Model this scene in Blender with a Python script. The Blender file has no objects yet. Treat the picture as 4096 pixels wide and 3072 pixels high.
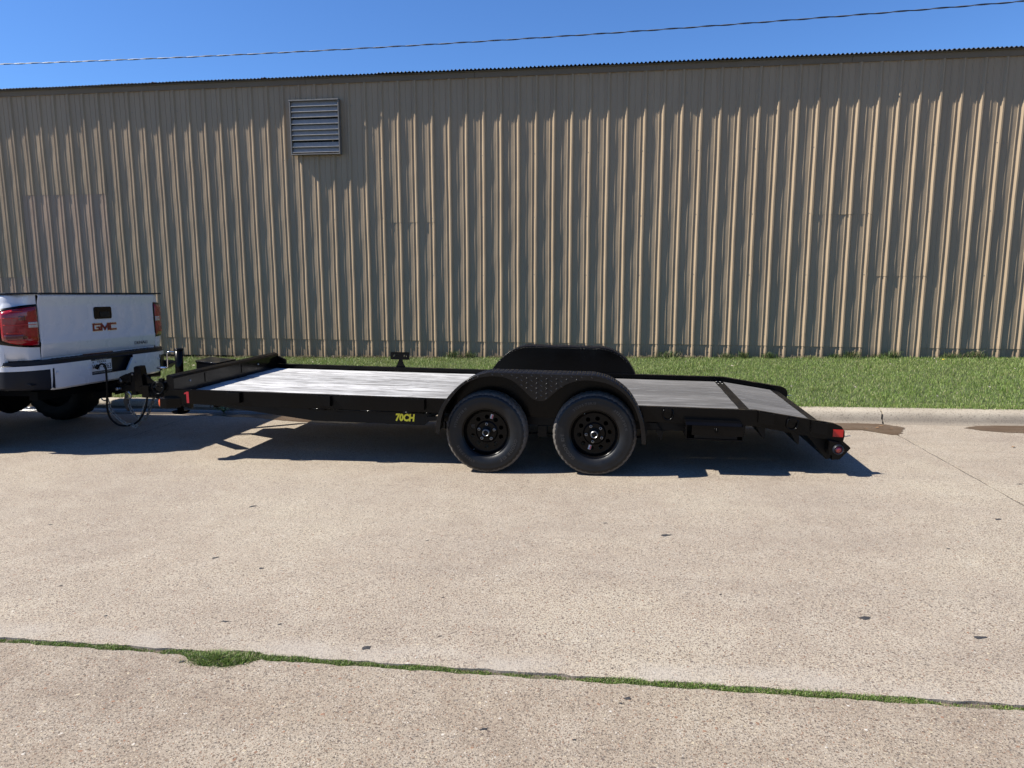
import bpy, bmesh, math, random
import numpy as np
from mathutils import Matrix, Vector
random.seed(7); rng = np.random.default_rng(11)
S = bpy.context.scene
COL = S.collection
PI = math.pi

# ------------------------------------------------------------------ camera, sky, sun, exposure
cd = bpy.data.cameras.new('camera'); cam = bpy.data.objects.new('camera', cd); COL.objects.link(cam)
cd.sensor_width = 36.0; cd.sensor_fit = 'HORIZONTAL'; cd.lens = 2900/4096*36
cd.clip_start = 0.05; cd.clip_end = 1500
RT = Vector((0.9885892204887822, 0.14962578522875183, -0.017420606420602006))
UP = Vector((-0.005852294183587792, 0.15370877622599186, 0.9880988628492074))
FW = Vector((-0.15052276833147482, 0.9767219340763201, -0.15283049338414692))
CAMZ = 1.675
M = Matrix.Identity(4)
for i in range(3):
    M[i][0] = RT[i]; M[i][1] = UP[i]; M[i][2] = -FW[i]
M[2][3] = CAMZ
cam.matrix_world = M
S.camera = cam

SUN_TRAVEL = Vector((0.93, 0.188, -1.0)).normalized()
to_sun = -SUN_TRAVEL
elev = math.asin(to_sun.z)
azim = math.atan2(to_sun.x, to_sun.y)          # clockwise from +Y
w = bpy.data.worlds.new('World'); S.world = w; w.use_nodes = True
nt = w.node_tree; bg = nt.nodes['Background']
sky = nt.nodes.new('ShaderNodeTexSky'); sky.sky_type = 'NISHITA'; sky.sun_disc = False
sky.sun_elevation = elev; sky.sun_rotation = azim
sky.air_density = 1.0; sky.dust_density = 0.1; sky.ozone_density = 4.5; sky.altitude = 200
tm_ = nt.nodes.new('ShaderNodeMix'); tm_.data_type = 'RGBA'; tm_.blend_type = 'MULTIPLY'; tm_.inputs[0].default_value = 1.0
tm_.inputs[7].default_value = (0.80, 1.14, 1.60, 1)      # the deeper blue of a phone picture, the same over the whole sky
nt.links.new(sky.outputs[0], tm_.inputs[6]); nt.links.new(tm_.outputs[2], bg.inputs[0]); bg.inputs[1].default_value = 0.05
sl = bpy.data.lights.new('sun', 'SUN'); sl.energy = 5.0; sl.angle = math.radians(0.53); sl.color = (1.0, 0.95, 0.86)
so = bpy.data.objects.new('sun', sl); COL.objects.link(so)
so.rotation_euler = SUN_TRAVEL.to_track_quat('-Z', 'Y').to_euler()
S.view_settings.view_transform = 'Standard'; S.view_settings.look = 'None'
S.view_settings.gamma = 1.0; S.view_settings.exposure = 1.0
S.view_settings.use_curve_mapping = False
S.render.engine = 'CYCLES'

# ------------------------------------------------------------------ helpers
def tag(o, label=None, cat=None, group=None, kind=None):
    if label: o['label'] = label
    if cat: o['category'] = cat
    if group: o['group'] = group
    if kind: o['kind'] = kind
    return o
def empty(name, loc=(0, 0, 0), rot=(0, 0, 0), parent=None):
    o = bpy.data.objects.new(name, None); COL.objects.link(o)
    o.location = loc; o.rotation_euler = rot; o.empty_display_size = 0.2
    if parent: o.parent = parent
    return o
def rot2(v, a): return (v[0]*math.cos(a)-v[1]*math.sin(a), v[0]*math.sin(a)+v[1]*math.cos(a))

class MB:
    def __init__(s): s.v = []; s.f = []; s.m = []; s.s = []
    def add(s, vs, fs, mi=0, smooth=False):
        n = len(s.v); s.v += [tuple(p) for p in vs]
        for f in fs: s.f.append(tuple(i+n for i in f)); s.m.append(mi); s.s.append(smooth)
        return s
    def box(s, x0, x1, y0, y1, z0, z1, mi=0):
        vs = [(x, y, z) for x in (x0, x1) for y in (y0, y1) for z in (z0, z1)]
        return s.add(vs, [(0, 1, 3, 2), (4, 6, 7, 5), (0, 4, 5, 1), (2, 3, 7, 6), (0, 2, 6, 4), (1, 5, 7, 3)], mi)
    def hexa(s, a, b, mi=0):       # two quads of 3-D points
        return s.add(list(a)+list(b), [(0, 1, 2, 3), (7, 6, 5, 4), (0, 4, 5, 1), (1, 5, 6, 2), (2, 6, 7, 3), (3, 7, 4, 0)], mi)
    def prism(s, pts, ax, a, b, mi=0, smooth=False):
        n = len(pts)
        def P(p, t):
            return {'x': (t, p[0], p[1]), 'y': (p[0], t, p[1]), 'z': (p[0], p[1], t)}[ax]
        vs = [P(p, a) for p in pts]+[P(p, b) for p in pts]
        s.add(vs, [tuple(range(n)), tuple(range(2*n-1, n-1, -1))], mi)
        k = len(s.v)-2*n
        for i in range(n):
            j = (i+1) % n
            s.f.append((k+i, k+j, k+n+j, k+n+i)); s.m.append(mi); s.s.append(smooth)
        return s
    def tube(s, path, r, n=8, mi=0, closed=False, caps=True):
        P = [Vector(p) for p in path]; N = len(P)
        rs = r if isinstance(r, (list, tuple)) else [r]*N
        vs = []; prev = None
        for i in range(N):
            a = P[(i-1) % N] if (closed or i > 0) else P[i]; b = P[(i+1) % N] if (closed or i < N-1) else P[i]
            t = (b-a).normalized()
            if prev is None:
                u = t.cross(Vector((0, 0, 1)))
                if u.length < 1e-3: u = t.cross(Vector((0, 1, 0)))
            else: u = prev-t*prev.dot(t)
            u.normalize(); prev = u; q = t.cross(u)
            for k in range(n):
                c = 2*PI*k/n; vs.append(P[i]+rs[i]*(math.cos(c)*u+math.sin(c)*q))
        fs = []
        for i in range(N if closed else N-1):
            for k in range(n):
                fs.append((i*n+k, i*n+(k+1) % n, ((i+1) % N)*n+(k+1) % n, ((i+1) % N)*n+k))
        s.add(vs, fs, mi, True)
        if caps and not closed:
            k0 = len(s.v)-N*n
            s.f.append(tuple(k0+k for k in range(n))); s.m.append(mi); s.s.append(False)
            s.f.append(tuple(k0+(N-1)*n+k for k in range(n))); s.m.append(mi); s.s.append(False)
        return s
    def lathe(s, prof, c=(0, 0, 0), ax='y', seg=48, mi=0, closed=False, smooth=True, jit=None):
        # prof: (radius, axial)
        vs = []; n = len(prof)
        for k in range(seg):
            a = 2*PI*k/seg
            for i, (r, t) in enumerate(prof):
                rr = r+(jit(i, k) if jit else 0)
                x, z = rr*math.cos(a), rr*math.sin(a)
                p = {'y': (x, t, z), 'x': (t, x, z), 'z': (x, z, t)}[ax]
                vs.append((p[0]+c[0], p[1]+c[1], p[2]+c[2]))
        fs = []
        for k in range(seg):
            k2 = (k+1) % seg
            for i in range(n if closed else n-1):
                j = (i+1) % n
                fs.append((k*n+i, k*n+j, k2*n+j, k2*n+i))
        return s.add(vs, fs, mi, smooth)
    def grid(s, rows, mi=0, smooth=True, thick=None):
        R_ = len(rows); C_ = len(rows[0])
        vs = [p for r in rows for p in r]
        fs = [(i*C_+j, i*C_+j+1, (i+1)*C_+j+1, (i+1)*C_+j) for i in range(R_-1) for j in range(C_-1)]
        return s.add(vs, fs, mi, smooth)
    def build(s, name, mats, parent=None, org=(0, 0, 0), bevel=0, bseg=2, smooth_angle=None, solid=0, normals=True):
        me = bpy.data.meshes.new(name)
        me.from_pydata([(p[0]-org[0], p[1]-org[1], p[2]-org[2]) for p in s.v], [], s.f)
        if not isinstance(mats, (list, tuple)): mats = [mats]
        for m in mats: me.materials.append(m)
        me.polygons.foreach_set('material_index', s.m)
        me.polygons.foreach_set('use_smooth', [True]*len(s.s) if smooth_angle else s.s)
        if normals:
            bm = bmesh.new(); bm.from_mesh(me); bmesh.ops.recalc_face_normals(bm, faces=bm.faces); bm.to_mesh(me); bm.free()
        if smooth_angle: me.set_sharp_from_angle(angle=math.radians(smooth_angle))
        o = bpy.data.objects.new(name, me); COL.objects.link(o)
        if parent: o.parent = parent
        if solid:
            d = o.modifiers.new('solid', 'SOLIDIFY'); d.thickness = solid; d.offset = 0
        if bevel:
            b = o.modifiers.new('bevel', 'BEVEL'); b.width = bevel; b.segments = bseg; b.limit_method = 'ANGLE'; b.angle_limit = math.radians(35); b.harden_normals = False
        return o

def copy_tree(o, parent=None):
    c = o.copy(); COL.objects.link(c)
    if parent: c.parent = parent
    for ch in list(o.children): copy_tree(ch, c)
    return c

def text_geo(txt, size=1.0, extrude=0.0, offset=0.0, shear=0.0, align='LEFT'):
    cu = bpy.data.curves.new('t', 'FONT'); cu.body = txt; cu.size = size; cu.extrude = extrude; cu.offset = offset; cu.shear = shear
    cu.align_x = align; cu.resolution_u = 3
    ob = bpy.data.objects.new('t', cu); COL.objects.link(ob)
    bpy.context.view_layer.update()
    me = bpy.data.meshes.new_from_object(ob.evaluated_get(bpy.context.evaluated_depsgraph_get()))
    vs = [tuple(v.co) for v in me.vertices]; fs = [tuple(p.vertices) for p in me.polygons]
    bpy.data.objects.remove(ob); bpy.data.curves.remove(cu); bpy.data.meshes.remove(me)
    return vs, fs
def fit_text(txt, wid, hei, extrude, offset=0.0, shear=0.0):
    vs, fs = text_geo(txt, 1.0, extrude, offset, shear)
    xs = [v[0] for v in vs]; ys = [v[1] for v in vs]
    sx = wid/(max(xs)-min(xs)); sy = hei/(max(ys)-min(ys))
    return [((v[0]-min(xs))*sx-wid/2, (v[1]-min(ys))*sy-hei/2, v[2]) for v in vs], fs

def smooth_curve(pts, n=4):
    out = []
    for i in range(len(pts)-1):
        p0 = pts[max(i-1, 0)]; p1 = pts[i]; p2 = pts[i+1]; p3 = pts[min(i+2, len(pts)-1)]
        for k in range(n):
            t = k/n
            out.append(tuple(0.5*((2*p1[d])+(-p0[d]+p2[d])*t+(2*p0[d]-5*p1[d]+4*p2[d]-p3[d])*t*t+(-p0[d]+3*p1[d]-3*p2[d]+p3[d])*t**3) for d in range(len(p1))))
    out.append(tuple(pts[-1]))
    return out

# ------------------------------------------------------------------ materials
K = 0.69          # all base colours sit in the real-world albedo range for this exposure
def new_mat(name):
    m = bpy.data.materials.new(name); m.use_nodes = True
    return m, m.node_tree, m.node_tree.nodes['Principled BSDF']
def N(nt, t, **kw):
    n = nt.nodes.new(t)
    for k, v in kw.items(): setattr(n, k, v)
    return n
def ramp(nt, src, stops):
    r = N(nt, 'ShaderNodeValToRGB'); nt.links.new(src, r.inputs[0])
    while len(r.color_ramp.elements) < len(stops): r.color_ramp.elements.new(0.5)
    for e, (p, c) in zip(r.color_ramp.elements, stops):
        e.position = p; e.color = (c, c, c, 1) if not isinstance(c, tuple) else (c[0]*K, c[1]*K, c[2]*K, 1)
    return r
def mix(nt, f, a, b, blend='MIX'):
    n = N(nt, 'ShaderNodeMix', data_type='RGBA', blend_type=blend)
    for i, x in ((0, f), (6, a), (7, b)):
        if hasattr(x, 'is_linked') or hasattr(x, 'links'): nt.links.new(x, n.inputs[i])
        elif isinstance(x, tuple): n.inputs[i].default_value = (x[0]*K, x[1]*K, x[2]*K, 1)
        else: n.inputs[i].default_value = x
    return n.outputs[2]
def mth(nt, op, a, b=0.0, clamp=False):
    n = N(nt, 'ShaderNodeMath', operation=op, use_clamp=clamp)
    for i, x in enumerate((a, b)):
        if hasattr(x, 'links'): nt.links.new(x, n.inputs[i])
        else: n.inputs[i].default_value = x
    return n.outputs[0]
def noise(nt, vec, scale, detail=3, rough=0.5):
    n = N(nt, 'ShaderNodeTexNoise'); n.inputs['Scale'].default_value = scale; n.inputs['Detail'].default_value = detail; n.inputs['Roughness'].default_value = rough
    if vec is not None: nt.links.new(vec, n.inputs['Vector'])
    return n
def pos(nt): return N(nt, 'ShaderNodeNewGeometry').outputs['Position']
def mapped(nt, vec, scale=(1, 1, 1), loc=(0, 0, 0)):
    m = N(nt, 'ShaderNodeMapping'); m.inputs['Scale'].default_value = scale; m.inputs['Location'].default_value = loc
    nt.links.new(vec, m.inputs['Vector']); return m.outputs[0]
def bump(nt, h, strength, dist, bsdf, prev=None):
    b = N(nt, 'ShaderNodeBump'); b.inputs['Strength'].default_value = strength; b.inputs['Distance'].default_value = dist
    nt.links.new(h, b.inputs['Height'])
    if prev is not None: nt.links.new(prev, b.inputs['Normal'])
    nt.links.new(b.outputs[0], bsdf.inputs['Normal']); return b.outputs[0]

def simple(name, col, rough=0.5, metal=0.0, spec=0.5, var=0.0, vscale=8, bmp=0.0, bscale=60, coat=0.0, trans=0.0):
    m, nt, b = new_mat(name)
    b.inputs['Roughness'].default_value = rough; b.inputs['Metallic'].default_value = metal
    b.inputs['Specular IOR Level'].default_value = spec
    b.inputs['Coat Weight'].default_value = coat; b.inputs['Coat Roughness'].default_value = 0.03
    b.inputs['Transmission Weight'].default_value = trans
    p = N(nt, 'ShaderNodeTexCoord').outputs['Object']
    nz = noise(nt, p, vscale, 4, 0.6)
    r = ramp(nt, nz.outputs[0], [(0.25, tuple(c*(1-var) for c in col)), (0.75, tuple(min(1, c*(1+var)) for c in col))])
    nt.links.new(r.outputs[0], b.inputs['Base Color'])
    if var:
        rr = ramp(nt, nz.outputs[0], [(0.3, max(0.0, rough-0.08)), (0.7, min(1.0, rough+0.1))]); nt.links.new(rr.outputs[0], b.inputs['Roughness'])
    if bmp:
        n2 = noise(nt, p, bscale, 3); bump(nt, n2.outputs[0], bmp, 0.01, b)
    return m

def concrete_mat(name, tint=(1, 1, 1)):
    m, nt, b = new_mat(name); p = pos(nt)
    big = noise(nt, p, 0.55, 5, 0.6); mid = noise(nt, mapped(nt, p, (1, 1.0, 1), (3, 7, 0)), 4.0, 5, 0.65)
    fine = noise(nt, p, 120, 4, 0.7)
    c1 = ramp(nt, big.outputs[0], [(0.32, tuple(a*t for a, t in zip((0.345, 0.285, 0.225), tint))), (0.5, tuple(a*t for a, t in zip((0.415, 0.348, 0.27), tint))), (0.68, tuple(a*t for a, t in zip((0.495, 0.432, 0.33), tint)))])
    c2 = mix(nt, mth(nt, 'MULTIPLY', ramp(nt, mid.outputs[0], [(0.42, 0.0), (0.72, 1.0)]).outputs[0], 0.5), c1.outputs[0], (0.52, 0.46, 0.37))
    # faint wheel tracks and old drips
    sx0 = N(nt, 'ShaderNodeSeparateXYZ'); nt.links.new(p, sx0.inputs[0])
    trk = noise(nt, mapped(nt, p, (0.10, 1.6, 1)), 1.3, 4, 0.6)
    drp = noise(nt, mapped(nt, p, (1, 1, 1), (11, 4, 0)), 1.7, 6, 0.75)
    c2 = mix(nt, mth(nt, 'MULTIPLY', ramp(nt, trk.outputs[0], [(0.5, 0.0), (0.68, 1.0)]).outputs[0], 0.20), c2, (0.27, 0.225, 0.185))
    c2 = mix(nt, mth(nt, 'MULTIPLY', ramp(nt, drp.outputs[0], [(0.62, 0.0), (0.72, 1.0)]).outputs[0], 0.2), c2, (0.24, 0.20, 0.165))
    def stones(scale, seedloc, lo, hi, cols, rr, c_in):
        v = N(nt, 'ShaderNodeTexVoronoi', feature='F1'); v.inputs['Scale'].default_value = scale; v.inputs['Randomness'].default_value = 1.0
        wob = noise(nt, p, scale*0.7, 2)
        vm = N(nt, 'ShaderNodeVectorMath', operation='MULTIPLY_ADD'); nt.links.new(wob.outputs['Color'], vm.inputs[0]); vm.inputs[1].default_value = (0.6/scale,)*3; nt.links.new(mapped(nt, p, (1, 1, 1), seedloc), vm.inputs[2])
        nt.links.new(vm.outputs[0], v.inputs['Vector'])
        sep = N(nt, 'ShaderNodeSeparateColor'); nt.links.new(v.outputs['Color'], sep.inputs[0])
        ins = ramp(nt, v.outputs['Distance'], [(rr*0.75, 1.0), (rr, 0.0)])
        pick = ramp(nt, sep.outputs[0], [(lo, 0.0), (hi, 1.0)])
        mask = mth(nt, 'MULTIPLY', ins.outputs[0], pick.outputs[0])
        cr = ramp(nt, sep.outputs[1], cols); cr.color_ramp.interpolation = 'CONSTANT'
        return mix(nt, mask, c_in, cr.outputs[0]), mask, v
    cols = [(0.0, (0.20, 0.14, 0.10)), (0.25, (0.27, 0.19, 0.135)), (0.45, (0.15, 0.115, 0.095)), (0.58, (0.30, 0.17, 0.11)), (0.66, (0.50, 0.42, 0.30)), (0.80, (0.24, 0.20, 0.165)), (0.965, (0.58, 0.53, 0.46))]
    c3, m1, v1 = stones(115, (0, 0, 0), 0.15, 0.2, cols, 0.42, c2)
    c4, m2, v2 = stones(42, (5, 2, 0), 0.62, 0.64, cols, 0.30, c3)
    c5, m3, v3 = stones(200, (1, 9, 0), 0.3, 0.35, [(0, (0.17, 0.13, 0.10)), (0.4, (0.30, 0.25, 0.19)), (0.6, (0.52, 0.47, 0.40)), (0.8, (0.22, 0.18, 0.14))], 0.42, c2)
    c6 = mix(nt, mth(nt, 'MAXIMUM', m1, m2), c5, c4)
    # fine pits (dark holes between the aggregate)
    pit = ramp(nt, noise(nt, p, 105, 3, 0.65).outputs[0], [(0.35, 1.0), (0.42, 0.0)])
    c7 = mix(nt, mth(nt, 'MULTIPLY', pit.outputs[0], 0.9), c6, (0.12, 0.095, 0.075))
    c8 = mix(nt, 0.6, c7, ramp(nt, fine.outputs[0], [(0.3, 0.35), (0.7, 0.75)]).outputs[0], 'OVERLAY')
    # laitance and dirt running along the centre joint
    sx = N(nt, 'ShaderNodeSeparateXYZ'); nt.links.new(p, sx.inputs[0])
    dj = mth(nt, 'ABSOLUTE', mth(nt, 'SUBTRACT', sx.outputs[1], 2.80))
    jn = mth(nt, 'MULTIPLY', ramp(nt, dj, [(0.03, 1.0), (0.13, 0.0)]).outputs[0], ramp(nt, noise(nt, p, 3.0, 3).outputs[0], [(0.4, 0.1), (0.6, 0.9)]).outputs[0])
    c9 = mix(nt, mth(nt, 'MULTIPLY', jn, 0.7), c8, (0.46, 0.41, 0.35))
    nt.links.new(c9, b.inputs['Base Color'])
    b.inputs['Roughness'].default_value = 0.85; b.inputs['Specular IOR Level'].default_value = 0.3
    h = mth(nt, 'SUBTRACT', mth(nt, 'ADD', mth(nt, 'MULTIPLY', mth(nt, 'MAXIMUM', m1, m2), 0.5), mth(nt, 'MULTIPLY', fine.outputs[0], 0.6)), mth(nt, 'MULTIPLY', pit.outputs[0], 0.9))
    bump(nt, h, 0.55, 0.004, b)
    return m
M_road = concrete_mat('exposed_aggregate_concrete')
M_road2 = concrete_mat('exposed_aggregate_concrete_warm', (0.80, 0.77, 0.75))

def curb_mat():
    m, nt, b = new_mat('curb_concrete'); p = pos(nt)
    n1 = noise(nt, p, 2.2, 5, 0.6); n2 = noise(nt, p, 70, 4, 0.7)
    c = ramp(nt, n1.outputs[0], [(0.3, (0.40, 0.34, 0.26)), (0.7, (0.52, 0.45, 0.35))])
    sx = N(nt, 'ShaderNodeSeparateXYZ'); nt.links.new(p, sx.inputs[0])
    lowg = ramp(nt, mth(nt, 'ADD', sx.outputs[2], mth(nt, 'MULTIPLY', mth(nt, 'SUBTRACT', n1.outputs[0], 0.5), 0.08)), [(0.0, 1.0), (0.06, 0.0)])
    c1 = mix(nt, mth(nt, 'MULTIPLY', lowg.outputs[0], 0.75), c.outputs[0], (0.24, 0.20, 0.155))
    pit = ramp(nt, n2.outputs[0], [(0.38, 1.0), (0.46, 0.0)])
    c2 = mix(nt, mth(nt, 'MULTIPLY', pit.outputs[0], 0.8), c1, (0.16, 0.13, 0.10))
    nt.links.new(c2, b.inputs['Base Color']); b.inputs['Roughness'].default_value = 0.85
    bump(nt, n2.outputs[0], 0.5, 0.004, b)
    return m
M_curb = curb_mat()

def wall_mat(name, col):
    m, nt, b = new_mat(name); p = pos(nt)
    n1 = noise(nt, mapped(nt, p, (1, 1, 0.25)), 1.6, 4, 0.6); n2 = noise(nt, mapped(nt, p, (6, 6, 0.5)), 3, 4, 0.7)
    sp = noise(nt, p, 28, 3, 0.6)
    c = ramp(nt, n1.outputs[0], [(0.3, tuple(x*0.92 for x in col)), (0.7, tuple(x*1.06 for x in col))])
    c1 = mix(nt, mth(nt, 'MULTIPLY', ramp(nt, n2.outputs[0], [(0.55, 0.0), (0.8, 1.0)]).outputs[0], 0.35), c.outputs[0], tuple(x*0.72 for x in col))
    c2 = mix(nt, mth(nt, 'MULTIPLY', ramp(nt, sp.outputs[0], [(0.70, 0.0), (0.76, 1.0)]).outputs[0], 0.5), c1, (0.42, 0.44, 0.46))
    sx = N(nt, 'ShaderNodeSeparateXYZ'); nt.links.new(p, sx.inputs[0])
    splash = mth(nt, 'MULTIPLY', ramp(nt, mth(nt, 'ADD', sx.outputs[2], mth(nt, 'MULTIPLY', noise(nt, p, 5, 4, 0.7).outputs[0], -0.25)), [(0.02, 1.0), (0.22, 0.0)]).outputs[0], 0.45)
    c3 = mix(nt, splash, c2, (0.13, 0.10, 0.075))
    nt.links.new(c3, b.inputs['Base Color']); b.inputs['Roughness'].default_value = 0.5; b.inputs['Specular IOR Level'].default_value = 0.2
    nb = noise(nt, mapped(nt, p, (1.5, 1.5, 0.9)), 3.0, 2)
    bump(nt, nb.outputs[0], 0.25, 0.02, b)
    return m
M_wall = wall_mat('painted_metal_siding', (0.462, 0.347, 0.226))
M_wallp = wall_mat('faded_pink_metal_siding', (0.475, 0.345, 0.245))
M_trim = wall_mat('eave_trim_paint', (0.21, 0.185, 0.165))

M_black = simple('gloss_black_paint', (0.0035, 0.0032, 0.0032), 0.20, spec=0.15, var=0.25, vscale=3, bmp=0.05, bscale=30)
M_blackd = simple('dull_black_steel', (0.005, 0.0045, 0.004), 0.40, spec=0.18, var=0.3, vscale=5, bmp=0.1, bscale=60)
M_tread = simple('black_tread_plate', (0.012, 0.0105, 0.0095), 0.26, spec=0.22, var=0.3, vscale=6)
M_loz = simple('worn_tread_lozenges', (0.10, 0.095, 0.09), 0.21, metal=0.9, spec=1.0)
M_tyre = simple('tyre_rubber', (0.009, 0.0095, 0.011), 0.40, spec=0.30, var=0.45, vscale=9, bmp=0.12, bscale=150)
M_letter = simple('raised_tyre_lettering', (0.035, 0.035, 0.037), 0.35)
M_tread_rubber = simple('tread_rubber', (0.12, 0.108, 0.095), 0.85, var=0.5, vscale=40, bmp=0.3, bscale=200)
M_chrome = simple('chrome', (1.0, 1.0, 1.0), 0.12, metal=1.0)
M_steel = simple('worn_steel', (0.60, 0.59, 0.57), 0.35, metal=1.0, var=0.3, vscale=40)
M_chain = simple('chain_steel', (0.50, 0.47, 0.42), 0.35, metal=0.9, var=0.4, vscale=60)
M_galv = simple('galvanized_louvre', (0.36, 0.345, 0.325), 0.4, spec=0.4, metal=0.1, var=0.15, vscale=14)
M_vframe = simple('grey_vent_frame', (0.22, 0.20, 0.18), 0.45, var=0.2)
M_red = simple('red_reflector', (0.62, 0.015, 0.01), 0.35)
M_redlens = simple('red_lens', (0.30, 0.004, 0.012), 0.08, coat=1.0, var=0.15, vscale=30)
M_redtl = simple('red_tail_lamp_lens', (0.36, 0.002, 0.010), 0.10, coat=0.5, var=0.35, vscale=16)
M_reddk = simple('dark_red_lens', (0.13, 0.003, 0.008), 0.12, coat=1.0)
M_amber = simple('amber_lens', (0.75, 0.12, 0.02), 0.2, coat=0.6)
M_clear = simple('clear_lens', (0.55, 0.50, 0.48), 0.15, coat=1.0, var=0.4, vscale=90)
M_yellow = simple('yellow_decal', (1.25, 1.03, 0.05), 0.5)
M_redtape = simple('red_decal', (0.60, 0.012, 0.02), 0.5)
M_white = simple('white_car_paint', (0.80, 0.81, 0.84), 0.28, coat=0.5, var=0.01, vscale=2)
M_ttyre = simple('truck_tyre_rubber', (0.0045, 0.0045, 0.005), 0.6, spec=0.15, var=0.4, vscale=12)
M_plast = simple('dark_plastic', (0.006, 0.008, 0.015), 0.45, spec=0.25, var=0.2, vscale=10, bmp=0.05, bscale=200)
M_blackgl = simple('black_gloss_plastic', (0.002, 0.002, 0.003), 0.15, spec=0.2)
M_under = simple('undercarriage', (0.003, 0.003, 0.003), 0.8, spec=0.1)
M_badge = simple('dark_badge_chrome', (0.10, 0.10, 0.11), 0.3, metal=0.6)
M_emb = simple('emblem_red', (0.22, 0.003, 0.012), 0.25)
M_plate = simple('plate_white', (0.85, 0.86, 0.88), 0.5)
M_ink = simple('plate_ink', (0.012, 0.012, 0.018), 0.5)
M_plateframe = simple('plate_frame_navy', (0.010, 0.012, 0.03), 0.35)
M_whiteink = simple('white_print', (0.5, 0.5, 0.52), 0.5)
M_glass = simple('car_glass', (0.02, 0.025, 0.03), 0.03, coat=1.0)
M_sticker = simple('white_sticker', (0.60, 0.62, 0.66), 0.5)
M_screw = simple('screw_head', (0.34, 0.30, 0.24), 0.4, metal=0.2)
M_roof = simple('galvanized_roof', (0.13, 0.135, 0.145), 0.4, metal=0.7, var=0.35, vscale=6)
M_rust = simple('rusted_roof', (0.16, 0.055, 0.028), 0.85, var=0.5, vscale=20)
M_leaf = simple('dry_leaf', (0.30, 0.17, 0.08), 0.7, var=0.4, vscale=30)
M_weed = simple('weed_leaf', (0.10, 0.17, 0.035), 0.5, var=0.3, vscale=30)
M_tar = simple('tar_spot', (0.035, 0.034, 0.036), 0.75, var=0.3, vscale=60, bmp=0.4, bscale=200)
M_soil = simple('soil', (0.055, 0.045, 0.030), 0.95, var=0.4, vscale=10, bmp=0.5, bscale=60)
M_petal = simple('yellow_petal', (0.80, 0.62, 0.03), 0.6)
M_wirebk = simple('black_wire_insulation', (0.015, 0.016, 0.02), 0.5)
M_wireal = simple('bare_aluminium_wire', (0.35, 0.36, 0.38), 0.5, metal=0.6)

def wood_mat():
    m, nt, b = new_mat('weathered_deck_wood'); p = pos(nt)
    oi = N(nt, 'ShaderNodeObjectInfo').outputs['Random']
    sx = N(nt, 'ShaderNodeSeparateXYZ'); nt.links.new(p, sx.inputs[0])
    # shift the grain per plank
    cb = N(nt, 'ShaderNodeCombineXYZ'); nt.links.new(mth(nt, 'MULTIPLY', oi, 37.0), cb.inputs[0]); nt.links.new(mth(nt, 'MULTIPLY', oi, 11.0), cb.inputs[2])
    va = N(nt, 'ShaderNodeVectorMath', operation='ADD'); nt.links.new(p, va.inputs[0]); nt.links.new(cb.outputs[0], va.inputs[1])
    q = va.outputs[0]
    g1 = noise(nt, mapped(nt, q, (1.3, 34, 1)), 2.2, 7, 0.66); g1.inputs['Distortion'].default_value = 0.6
    g2 = noise(nt, mapped(nt, q, (1.6, 9, 1)), 1.3, 5, 0.6); g2.inputs['Distortion'].default_value = 1.2
    g3 = noise(nt, mapped(nt, q, (3, 150, 1)), 2.0, 3, 0.6)
    # bleached towards the front of the trailer, greyer towards the tail: weathering, with the front's grazing sheen painted in
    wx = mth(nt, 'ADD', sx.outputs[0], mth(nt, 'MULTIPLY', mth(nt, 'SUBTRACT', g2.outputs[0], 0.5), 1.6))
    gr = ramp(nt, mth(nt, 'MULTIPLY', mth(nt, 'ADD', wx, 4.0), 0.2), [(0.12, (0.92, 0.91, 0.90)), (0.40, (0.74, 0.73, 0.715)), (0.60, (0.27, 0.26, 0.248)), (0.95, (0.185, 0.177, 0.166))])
    dark = ramp(nt, g1.outputs[0], [(0.36, 1.0), (0.47, 0.45), (0.54, 0.0)])
    c = mix(nt, mth(nt, 'MULTIPLY', dark.outputs[0], 0.75), gr.outputs[0], (0.10, 0.09, 0.08))
    lite = ramp(nt, g1.outputs[0], [(0.54, 0.0), (0.66, 1.0)])
    c = mix(nt, mth(nt, 'MULTIPLY', lite.outputs[0], 0.45), c, (0.66, 0.65, 0.63))
    patch = ramp(nt, g2.outputs[0], [(0.50, 0.0), (0.60, 1.0)])
    c2 = mix(nt, mth(nt, 'MULTIPLY', patch.outputs[0], 0.60), c, (0.17, 0.16, 0.15))
    c3 = mix(nt, 0.22, c2, ramp(nt, g3.outputs[0], [(0.35, 0.25), (0.65, 0.85)]).outputs[0], 'OVERLAY')
    tint = mix(nt, 1.0, c3, ramp(nt, oi, [(0.0, 0.70), (0.5, 0.95), (1.0, 1.0)]).outputs[0], 'MULTIPLY')
    # knots
    v = N(nt, 'ShaderNodeTexVoronoi', feature='F1'); v.inputs['Scale'].default_value = 1.0
    nt.links.new(mapped(nt, q, (1.4, 5.5, 1)), v.inputs['Vector'])
    kn = ramp(nt, v.outputs['Distance'], [(0.045, 1.0), (0.06, 0.15), (0.075, 0.7), (0.10, 0.0)])
    c4 = mix(nt, mth(nt, 'MULTIPLY', kn.outputs[0], 0.65), tint, (0.13, 0.10, 0.08))
    nt.links.new(c4, b.inputs['Base Color']); b.inputs['Roughness'].default_value = 0.62
    bump(nt, g1.outputs[0], 0.35, 0.004, b)
    return m
M_wood = wood_mat()

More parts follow.
